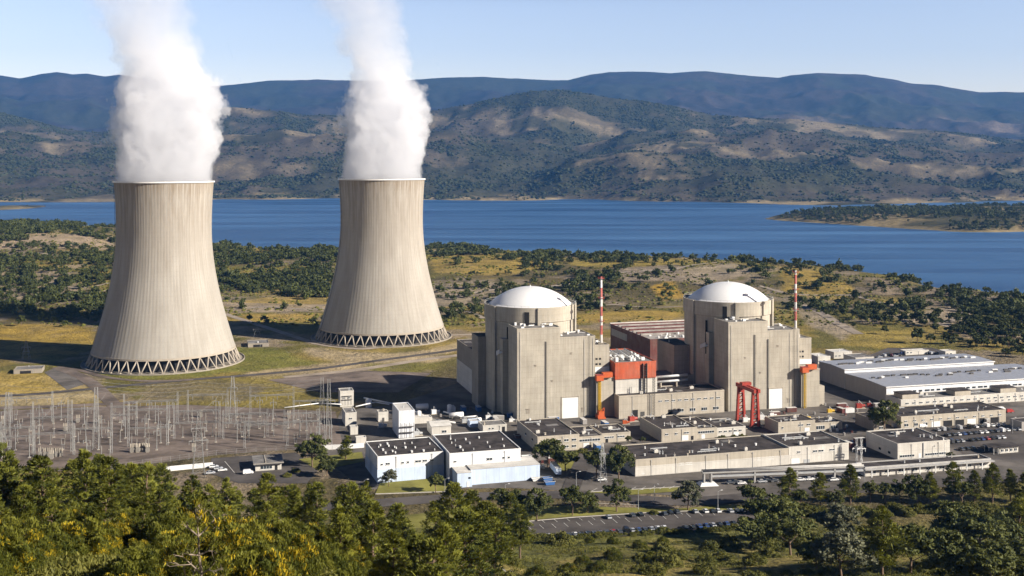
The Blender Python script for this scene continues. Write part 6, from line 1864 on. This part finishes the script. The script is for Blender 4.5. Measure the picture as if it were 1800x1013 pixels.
# ---- open country behind the plant: trees by density
DENS = [  # density (0..1), polygon in photo rows and columns of flat ground
    (.90, [(-60, 402), (210, 420), (210, 452), (-60, 446)]), (.55, [(-60, 452), (210, 456), (200, 560), (-60, 545)]), (.35, [(-60, 540), (110, 548), (150, 566), (-60, 560)]),
    (.80, [(380, 442), (592, 440), (588, 515), (500, 520), (385, 530)]), (.45, [(390, 515), (585, 515), (585, 535), (390, 540)]),
    (.85, [(750, 436), (850, 440), (900, 448), (1000, 456), (960, 472), (860, 464), (790, 462), (750, 462)]), (.45, [(860, 448), (1120, 456), (1120, 474), (960, 486), (880, 470)]), (.06, [(760, 460), (1280, 462), (1280, 540), (760, 540)]),
    (.55, [(1000, 488), (1070, 484), (1075, 530), (1010, 530)]), (.30, [(760, 500), (1000, 505), (1000, 560), (770, 570)]), (.22, [(1010, 500), (1190, 500), (1190, 545), (1010, 550)]),
    (.65, [(1290, 462), (1370, 468), (1360, 505), (1300, 510)]), (.60, [(1370, 466), (1560, 482), (1690, 504), (1690, 520), (1600, 520), (1440, 500), (1380, 488)]), (.40, [(1360, 500), (1480, 500), (1640, 520), (1680, 550), (1500, 560), (1380, 540)]),
    (.95, [(1672, 506), (1900, 508), (1900, 690), (1750, 645), (1690, 618), (1680, 560)]), (.30, [(1480, 560), (1690, 560), (1690, 612), (1500, 606)]), (.75, [(1690, 606), (1860, 610), (1860, 660), (1760, 648)]),
]
r = np.random.default_rng(31)
nC = 68000
Yc = np.sqrt(r.uniform(790 ** 2, 2280 ** 2, nC)); uc = r.uniform(-.56, .54, nC); Xc = uc * Yc
Zc = terrain(Xc, Yc)
px = 900 + FOC * uc; pyg = YH + FOC * CAMZ / Yc
den = np.full(nC, .035)
for d, poly in DENS:
    den = np.where(inpoly(px + (vnoise(Xc / 60, Yc / 60, 4) - .5) * 40, pyg + (vnoise(Xc / 70, Yc / 70, 9) - .5) * 12, poly), np.maximum(den, d), den)
patch = fbm(Xc, Yc, 85, 4, 55)
ok = (r.random(nC) < den * np.clip((patch - .30) * 3.6, .08, 1.3) * .60) & (Zc > -6.2)
ok &= ~((np.abs(px - 1000) < 420) & (Yc < 1012)) & ((Yc > 990) | ((px > 1640) & (pyg < 618)) | ((px > 1745) & (pyg < 640)))
Xs, Ys_, Zs = Xc[ok], Yc[ok], Zc[ok]
order = np.argsort(Ys_); Xs, Ys_, Zs = Xs[order], Ys_[order], Zs[order]
# the 290 nearest become individual trees
inside = np.abs(Xs / Ys_) < .452
sel = np.where(inside)[0][:276]
for i in sel:
    s = .42 + .95 * rv.random() ** 1.6
    px_ = 900 + FOC * Xs[i] / Ys_[i]
    wh = 'left of the cooling towers' if px_ < 240 else ('between the cooling towers' if px_ < 620 else ('behind the left reactor' if px_ < 1130 else ('behind the right reactor' if px_ < 1480 else 'on the slope behind the steel-roofed halls')))
    plant('oak_tree', 'small dark round oak in the dry grass %s' % wh, 'tree', MIDS[rv.randrange(4)], Xs[i], Ys_[i], s, rv.uniform(0, 6.28), 'oaks in the open country %s' % wh, z=Zs[i] - .1, sq=rv.uniform(.8, 1.1))
for px_, pb, s_ in ((1612, 604, 1.5), (1636, 604, .9), (1662, 606, 1.15), (1556, 588, .9), (1098, 470, 1.25), (1540, 548, 1.2), (1284, 478, 1.2), (1218, 472, 1.1), (152, 566, 1.0), (438, 566, .8), (470, 570, .6)):
    x, y = gp(px_, pb); plant('oak_tree', 'large lone round oak in the grass beyond the site', 'tree', MIDS[rv.randrange(4)], x, y, s_, rv.uniform(0, 6), 'lone oaks beyond the site')
rest = np.setdiff1d(np.arange(len(Xs)), sel)
BV = blob_variants(6, 2)
def ragged_variants(n, k=64):
    # crowns of loose leaf sprays, so that the outline is broken and the sky or ground shows through
    out = []
    for i in range(n):
        q = np.random.default_rng(200 + i)
        lump = unit(q.normal(size=(7, 3))) * q.uniform(.25, .55, (7, 1))
        d = unit(q.normal(size=(k, 3))); d[:, 2] = np.where(q.random(k) < .5, np.abs(d[:, 2]), d[:, 2])
        P = lump[q.integers(0, 7, k)] + d * q.uniform(.35, .62, (k, 1))
        V, F = leaves(P, unit(d + q.normal(size=(k, 3)) * .35), q.normal(size=(k, 3)), .42 * q.uniform(.7, 1.3, k), .42 * q.uniform(.7, 1.3, k))
        out.append((V, F))
    return out
RV = ragged_variants(6)
def tree_pts(X, Y, Z, smin, smax, r, lumps=3):
    out = []
    n = len(X); s = smin + (smax - smin) * r.random(n) ** 1.8
    for k in range(lumps):
        q = s * r.uniform(.55, 1.0, n)
        out.append(np.stack([X + r.normal(size=n) * s * .62, Y + r.normal(size=n) * s * .62, Z + s * r.uniform(.55, 1.1, n), q, q * r.uniform(.6, 1.15, n)], 1))
    return np.concatenate(out)
scatter('woodland', tree_pts(Xs[rest], Ys_[rest], Zs[rest], 1.5, 5.6, r, 4), RV, M['wood_mid'], 'dark oak woodland scattered over the country before the lake')
# low scrub
nS = 60000
Y2 = np.sqrt(r.uniform(1000 ** 2, 2000 ** 2, nS)); X2 = r.uniform(-.5, .5, nS) * Y2; Z2 = terrain(X2, Y2)
k2 = (Z2 > -6) & (fbm(X2, Y2, 40, 4, 58) > .49) & (r.random(nS) < .6)
sz = (.4 + 1.5 * r.random(nS) ** 2)[k2]
scatter('scrub', np.stack([X2[k2], Y2[k2], Z2[k2] + sz * .3, sz * 1.3, sz * .8], 1), blob_variants(4, 1), M['shrub'], 'low scrub scattered over the dry grass')
# peninsula wood
nP = 12000
Y3 = r.uniform(2430, 3650, nP); u3 = r.uniform(.19, .56, nP); X3 = u3 * Y3; Z3 = terrain(X3, Y3)
k3 = (Z3 > -5.6) & ((fbm(X3, Y3, 190, 4, 71) < .57) | (r.random(nP) < .05)) & (r.random(nP) < .42)
scatter('peninsula_woodland', tree_pts(X3[k3], Y3[k3], Z3[k3], 3.0, 7.5, r, 2), RV, M['wood_mid'], 'dark trees covering the low peninsula in the lake')
# far hillside woods
nF = 420000
Y4 = np.sqrt(r.uniform(3800 ** 2, 8600 ** 2, nF)); u4 = r.uniform(-.56, .56, nF); X4 = u4 * Y4; Z4 = terrain(X4, Y4)
f1 = far_clear(X4, Y4); dk = fbm(X4, Y4 * 1.6, 330, 6, 131, gain=.6); cl_ = fbm(X4, Y4, 120, 4, 151)
pr = np.clip((dk - .34) * 4.5, .12, 1) * np.clip((.62 - f1) * 12, .05, 1) * np.clip((cl_ - .36) * 5, .10, 1)
k4 = (Z4 > -5) & (r.random(nF) < pr * .8)
s4 = (2.4 + 6.0 * r.random(nF) ** 2.2)[k4]
scatter('far_woodland', np.stack([X4[k4], Y4[k4], Z4[k4] + s4 * .3, s4 * r.uniform(.8, 1.6, k4.sum()), s4 * .85], 1), blob_variants(5, 1), M['wood_far'], 'dark scrub woodland over the hills behind the lake')

# ------------------------------------------------------------------ cars
def car_proto(colname, col, van=False):
    m_, nt, b = nmat('car_paint_' + colname)
    b.inputs['Base Color'].default_value = (*col, 1); b.inputs['Roughness'].default_value = .3; b.inputs['Coat Weight'].default_value = .4
    t = thing('parked_van' if van else 'parked_car', '', 'van' if van else 'car')
    # body: side profile swept across with tumblehome
    if van: prof = [(-2.35, .35), (-2.35, 1.0), (-2.3, 1.95), (-2.1, 2.1), (1.0, 2.1), (1.75, 1.25), (2.3, 1.05), (2.4, .75), (2.4, .35)]
    else: prof = [(-2.1, .34), (-2.15, .75), (-2.05, .98), (-1.2, 1.02), (1.05, .98), (1.95, .82), (2.12, .62), (2.1, .34)]
    def swept(prof, w0, w1, zc, z0):
        n = len(prof); vs = []
        for s in (-1, 1):
            for x, z in prof: vs.append((x, s * (w0 + (w1 - w0) * max(0, z - z0) / zc), z))
        fs = [tuple(range(n)), tuple(range(2 * n - 1, n - 1, -1))]
        for i in range(n): j = (i + 1) % n; fs.append((j, i, n + i, n + j))
        return vs, fs
    m = MB(); m.add(*swept(prof, .86, .80, 1.0, .5))
    if not van: m.add(*swept([(-1.25, 1.38), (-1.05, 1.44), (.1, 1.44), (.3, 1.38)], .58, .56, .2, 1.3))
    m.build('body', m_, t)
    m = MB()
    if van: m.add(*swept([(.98, 2.02), (1.02, 2.06), (1.72, 1.3), (1.66, 1.27)], .74, .66, .8, 1.2))
    else: m.add(*swept([(-1.85, 1.0), (-1.25, 1.37), (.3, 1.37), (.98, .99)], .78, .58, .38, 1.0))
    m.build('windows', M['glass'], t)
    wm = MB(); wm.bar((0, -.1, 0), (0, .1, 0), .32, 14); wm.bar((0, -.115, 0), (0, .115, 0), .19, 10, m=1)
    me = wm.mesh('wheel', [M['dark'], M['steel']])
    for x in (-1.32, 1.32):
        for y in (-.80, .80): link('wheel', me, t, loc=(x, y, .32))
    m = MB()
    for y in (-.6, .6): m.box(2.10 if not van else 2.41, 2.15 if not van else 2.45, y - .18, y + .18, .62, .76)
    m.build('headlights', M['white'], t)
    return t
CARCOL = {'white': (.78, .78, .77), 'silver': (.42, .43, .45), 'dark grey': (.07, .075, .085), 'black': (.015, .016, .018), 'red': (.35, .03, .025), 'blue': (.03, .07, .22)}
PROTO = {}
rc = random.Random(4)
def car(col, px_, py_, rz, where, van=False, group=None):
    x, y = gp(px_, py_)
    z = tz(x, y) + .24
    key = (col, van)
    if key not in PROTO:
        o = PROTO[key] = car_proto(col.replace(' ', '_') + ('_van' if van else ''), CARCOL[col], van)
        o.location = (x, y, z); o.rotation_euler = (0, 0, rz)
    else: o = copy_tree(PROTO[key], (x, y, z), rz)
    o['label'] = '%s %s %s' % (col, 'van parked' if van else 'car parked', where); o['group'] = group or 'cars parked on the site'
def pick(): return rc.choices(['white', 'silver', 'dark grey', 'black', 'red', 'blue'], [5, 4, 4, 4, 1.4, 1.6])[0]
up = R_(100)
g1 = 'cars in the front car park'
for i in range(19):
    px_ = 966 + i * 11.2; py_ = 948 - i * 1.02
    if rc.random() < .08: continue
    car(pick(), px_, py_, up + rc.uniform(-.04, .04), 'in the near row of the front car park', rc.random() < .07, g1)
for i in range(8):
    car(pick(), 1205 + i * 12, 929 - i * 1.1, up + rc.uniform(-.04, .04), 'at the right end of the near row, front car park', False, g1)
for px_, py_, c in ((1112, 906.5, 'dark grey'), (1126, 905, 'black'), (1168, 904, 'dark grey'), (1178, 901.8, 'black'), (1190, 901, 'dark grey'), (1222, 900, 'silver'), (1240, 899.5, 'white'), (1252, 899.3, 'black'), (1262, 899, 'white'), (1284, 899, 'silver'), (1296, 899, 'black'), (1306, 899, 'dark grey'), (905, 925, 'black'), (1070, 910, 'silver')):
    car(c, px_, py_, up, 'along the far edge of the front car park', False, g1)
g2 = 'cars in the side car park'
for row, (x0, y0, dx, dy, n) in enumerate(((1648, 758, 9.5, -.8, 13), (1656, 768, 9.5, -.8, 15), (1672, 779, 9.0, -.8, 11), (1690, 792, 10, -.8, 5))):
    for i in range(n):
        if rc.random() < .12: continue
        car(pick(), x0 + i * dx, y0 + i * dy, up + rc.uniform(-.05, .05), 'in the %s row of the side car park' % ('farthest', 'second', 'third', 'nearest')[row], rc.random() < .08, g2)
g3 = 'cars under the white gallery'
for px_, py_, c in ((1284, 851, 'dark grey'), (1294, 850, 'black'), (1304, 852, 'white'), (1340, 849, 'silver'), (1350, 848, 'black'), (1362, 847.5, 'dark grey'), (1408, 846, 'white'), (1424, 845, 'white'), (1350, 843, 'silver'), (1440, 841, 'dark grey'), (1466, 846, 'white'), (1484, 845, 'silver'), (1504, 843, 'white')):
    car(c, px_, py_, R_(8) + rc.uniform(-.1, .1), 'beside the white raised pipe gallery', False, g3)
g4 = 'vehicles behind the halls'
for i in range(20):
    px_ = 1540 + i * 6.8; py_ = 632 - i * .45 - rc.uniform(0, 6)
    car(pick(), px_, py_, R_(rc.choice([15, 105])), 'on the strip behind the steel-roofed halls', rc.random() < .35, g4)
for px_, py_, c, v in ((376, 823, 'white', False), (384, 826, 'silver', False), (391, 829, 'white', False), (370, 834, 'silver', False), (436, 834, 'white', True)):
    car(c, px_, py_, R_(20), 'on the forecourt of the gatehouse', v, 'cars at the gatehouse')
for px_, py_, c, v in ((1330, 748, 'white', False), (1622, 752, 'white', True), (1600, 753, 'white', True), (1575, 752, 'silver', True), (1660, 744, 'white', True), (1708, 744, 'white', True), (1058, 846, 'white', False), (1040, 772, 'red', False), (1760, 722, 'white', True), (1775, 726, 'red', True)):
    car(c, px_, py_, TH, 'close to the shed and workshop walls', v, 'vehicles by the sheds')
# blue trailer and skips beside the pale blue hall
x, y = gp(982, 839)
t = thing('truck_trailer', 'long blue box trailer beside the pale blue hall', 'trailer', (x, y, .1), R_(100))
m = MB(); m.box(0, 13, -1.25, 1.25, 1.1, 3.7); m.build('box_body', M['blue_clad'], t)
m = MB(); m.box(.05, 12.95, -1.28, 1.28, 3.72, 3.85); m.build('roof', M['white'], t)
m = MB(); m.box(-.3, 12.8, -.6, .6, .8, 1.08); m.build('chassis', M['dark_steel'], t)
wm = MB(); wm.bar((0, -.18, 0), (0, .18, 0), .5, 14); me = wm.mesh('wheel', M['dark'])
for u in (2, 3.4, 4.8):
    for s in (-1.05, 1.05): link('wheel', me, t, loc=(u, s, .5))
m_, nt, b = nmat('blue_paint'); b.inputs['Base Color'].default_value = (.03, .12, .34, 1); b.inputs['Roughness'].default_value = .6
def skip(label, px_, py_, mt, sx, sy, h):
    x, y = gp(px_, py_)
    t = thing('waste_skip', label, 'skip', (x, y, .1), TH, 'skips and crates by the pale blue hall')
    m = MB()
    m.add([(-sx * .8, -sy, 0), (sx * .8, -sy, 0), (sx * .8, sy, 0), (-sx * .8, sy, 0), (-sx, -sy, h), (sx, -sy, h), (sx, sy, h), (-sx, sy, h)], [(3, 2, 1, 0), (0, 1, 5, 4), (1, 2, 6, 5), (2, 3, 7, 6), (3, 0, 4, 7)])
    m.build('tub', mt, t)
    m = MB(); m.box(-sx - .1, sx + .1, -sy - .1, -sy, h - .2, h + .05); m.box(-sx - .1, sx + .1, sy, sy + .1, h - .2, h + .05); m.box(-sx - .1, -sx, -sy, sy, h - .2, h + .05); m.box(sx, sx + .1, -sy, sy, h - .2, h + .05); m.build('rim', M['steel'], t)
for a in (('blue skip right of the pale blue hall annex', 962, 846, m_, 2.2, 1.2, 1.8), ('second blue skip nearest the road by the pale blue hall', 966, 852, m_, 2.4, 1.2, 1.6), ('white low skip touching the annex wall', 944, 845, M['white'], 2.6, 1.3, 1.2), ('white skip behind the office block trees', 925, 806, M['white'], 2.4, 1.2, 1.4), ('rust red skip behind the pale blue hall', 915, 770, M['red_clad'], 3.2, 1.4, 1.8)):
    skip(*a)
# kiosk with dark roof in the side car park
x, y = gp(1757, 798)
t = building('parking_kiosk', 'small white kiosk with wide dark roof in the side car park', 'kiosk', x, y, 11, 5, 3.0, 'conc_white', 'roof', TH, row_w(4, .8, 8.6, 1.0, 1.5, 1.2), [], 0, .25)
m = MB(); m.box(-4.5, 12, -1.2, 7, 3.3, 3.6); m.build('canopy', M['roof'], t)
m = MB()
for u in (-4, -1.5): m.bar((u, -.8, 0), (u, -.8, 3.3), .12, 6); m.bar((u, 6, 0), (u, 6, 3.3), .12, 6)
m.build('post', M['white'], t)
x, y = gp(1796, 758)
building('storage_shed', 'dark blue-grey shed at the right edge of the side car park', 'shed', x, y, 16, 9, 4.6, 'grey_clad', 'roof', TH, [], [('f', 3, 3, 3, 'steel')], 1, .3)
# street lamps along the road
lp = None
for i, (px_, py_) in enumerate(((782, 874), (888, 884), (1013, 862), (1122, 894), (1150, 884), (1262, 896), (1432, 866), (1520, 860), (1600, 852), (1690, 846), (1660, 806), (1728, 742), (1780, 762), (640, 876))):
    x, y = gp(px_, py_)
    lb = 'thin grey street lamp standing %s' % ('beside the main road' if py_ > 815 else 'in the side car park')
    if lp is None:
        lp = thing('street_lamp', lb, 'street lamp', (x, y, tz(x, y)), 0, 'street lamps')
        m = MB(); m.bar((0, 0, -.2), (0, 0, 8), .11, 8, r2=.07); m.bar((0, 0, 8), (1.4, 0, 8.5), .06, 6); m.build('pole', M['steel'], lp)
        m = MB(); m.box(1.2, 2.1, -.16, .16, 8.42, 8.6); m.build('lamp_head', M['white'], lp)
    else:
        o = copy_tree(lp, (x, y, tz(x, y)), rc.uniform(-.3, .3)); o['label'] = lb

# ------------------------------------------------------------------ loose things standing about the yards
def proto_container(mt, colname):
    t = thing('storage_container', '', 'container')
    m = MB(); m.box(0, 6, 0, 2.4, .12, 2.6)
    for i in range(15): m.box(.2 + i * .38, .36 + i * .38, -.05, -.001, .3, 2.45)
    m.build('box_body', mt, t)
    m = MB(); m.box(6.002, 6.06, .1, 1.18, .25, 2.5); m.box(6.002, 6.06, 1.22, 2.3, .25, 2.5); m.build('door', M['steel'], t)
    m = MB(); m.box(-.04, 6.04, -.04, 2.44, 2.61, 2.72); m.build('roof', M['roof_pale'], t)
    return t
def proto_crate(mt, colname):
    t = thing('pallet_stack', '', 'pallets')
    m = MB()
    for k in range(5): m.box(-.6, .6, -.5, .5, .12 + k * .3, .26 + k * .3)
    m.build('load', mt, t)
    m = MB()
    for y in (-.45, 0, .45): m.box(-.62, .62, y - .06, y + .06, 0, .11)
    m.build('base', M['conc_low'], t)
    return t
CONTS = {'white': M['white'], 'blue': bpy.data.materials['blue_paint'], 'rust red': M['red_clad'], 'grey': M['grey_clad']}
LP = {}
ro = random.Random(88)
def loose(kind, col, px_, py_, where):
    x, y = gp(px_, py_)
    key = (kind, col)
    lb = '%s %s %s' % (col, 'shipping container' if kind == 'c' else 'stack of pallets', where)
    if key not in LP:
        LP[key] = (proto_container if kind == 'c' else proto_crate)(CONTS[col], col); o = LP[key]
        o.location = (x, y, .07)
    else: o = copy_tree(LP[key], (x, y, .07))
    o.rotation_euler = (0, 0, TH + ro.choice([0, PI / 2]) + ro.uniform(-.06, .06)); o['label'] = lb; o['group'] = 'containers on the yards' if kind == 'c' else 'pallet stacks on the yards'
AREAS = [((905, 1085), (741, 752), 'at the foot of the left reactor front', 9), ((1110, 1280), (739, 746), 'in front of the low building between the reactors', 9), ((1338, 1440), (724, 738), 'at the foot of the right reactor front', 8), ((1445, 1545), (712, 732), 'on the yard between right reactor and sheds', 12),
         ((1495, 1520), (770, 800), 'in the alley left of the white two-storey block', 5), ((690, 900), (720, 745), 'in the shaded yard left of the reactors', 14), ((1040, 1110), (790, 815), 'in the alley left of the longest shed', 5), ((1440, 1500), (745, 775), 'in the alley behind the longest shed', 8), ((935, 990), (812, 838), 'beside the pale blue hall', 6), ((1690, 1800), (735, 748), 'near the open bays of the long shed', 6)]
for (xa, xb), (ya, yb), wh, n in AREAS:
    for i in range(n):
        k = 'c' if ro.random() < .4 else 'p'
        loose(k, ro.choice(['white', 'blue', 'rust red', 'grey'] if k == 'c' else ['white', 'grey', 'rust red']), ro.uniform(xa, xb), ro.uniform(ya, yb), wh)

# ------------------------------------------------------------------ air, light, sky, camera
if HAZE > 0:
    m = bpy.data.materials.new('haze'); m.use_nodes = True; nt = m.node_tree; nt.nodes.clear()
    out = nt.nodes.new('ShaderNodeOutputMaterial'); v = nt.nodes.new('ShaderNodeVolumePrincipled')
    v.inputs['Color'].default_value = (*HAZEC, 1); v.inputs['Density'].default_value = HAZE; v.inputs['Anisotropy'].default_value = .0
    L(nt, v.outputs[0], out.inputs['Volume'])
    mb = MB(); mb.box(-12900, 12900, -400, 16200, -40, 1750)
    tag(mb.build('haze', m), 'thin blue haze in the air', kind='stuff')

w = bpy.data.worlds.new('World'); SC.world = w; w.use_nodes = True
nt = w.node_tree; bg = nt.nodes['Background']
sky = nt.nodes.new('ShaderNodeTexSky'); sky.sky_type = 'NISHITA'; sky.sun_disc = False
sky.sun_elevation = SUN_EL; sky.sun_rotation = math.atan2(SUN_TO.x, SUN_TO.y)
sky.altitude = 400; sky.air_density = 1.0; sky.dust_density = .6; sky.ozone_density = 1.6
tc = nt.nodes.new('ShaderNodeTexCoord'); sz_ = nt.nodes.new('ShaderNodeSeparateXYZ'); nt.links.new(tc.outputs['Generated'], sz_.inputs[0])
rp = nt.nodes.new('ShaderNodeValToRGB'); nt.links.new(sz_.outputs[2], rp.inputs[0])
e = rp.color_ramp.elements
e[0].position = 0.0; e[0].color = (*SKYA, 1); e[1].position = 1.0; e[1].color = (*SKYD, 1)
q = e.new(.135); q.color = (*SKYB, 1); q = e.new(.20); q.color = (*SKYC, 1)
mx = nt.nodes.new('ShaderNodeMix'); mx.data_type = 'RGBA'; mx.blend_type = 'MULTIPLY'; mx.inputs[0].default_value = 1.0
nt.links.new(sky.outputs[0], mx.inputs[6]); nt.links.new(rp.outputs[0], mx.inputs[7])
nt.links.new(mx.outputs[2], bg.inputs['Color']); bg.inputs['Strength'].default_value = SKY
sun = bpy.data.lights.new('sun', 'SUN'); sun.energy = SUN; sun.angle = R_(.53); sun.color = (1.0, .915, .80)
so = bpy.data.objects.new('sun', sun); COL.objects.link(so)
d = -Vector((SUN_TO.x * math.cos(SUN_EL), SUN_TO.y * math.cos(SUN_EL), math.sin(SUN_EL)))
so.rotation_euler = d.to_track_quat('-Z', 'Y').to_euler()

cam = bpy.data.cameras.new('camera'); co = bpy.data.objects.new('camera', cam); COL.objects.link(co)
cam.sensor_width = 36; cam.lens = 36 * FOC / 1800; cam.shift_y = -(506.5 - YH) / 1800
cam.clip_start = .5; cam.clip_end = 40000
co.location = (0, 0, CAMZ); co.rotation_euler = (PI / 2, 0, 0)
SC.camera = co
SC.view_settings.view_transform = 'Standard'; SC.view_settings.look = 'None'
SC.view_settings.exposure = EXPO; SC.view_settings.gamma = 1; SC.view_settings.use_curve_mapping = False
c = SC.cycles
c.use_denoising = True
c.max_bounces = 8; c.diffuse_bounces = 1; c.glossy_bounces = 2; c.transmission_bounces = 2; c.transparent_max_bounces = 8
c.volume_bounces = 5
c.use_adaptive_sampling = True; c.adaptive_threshold = .02
c.volume_max_steps = 256
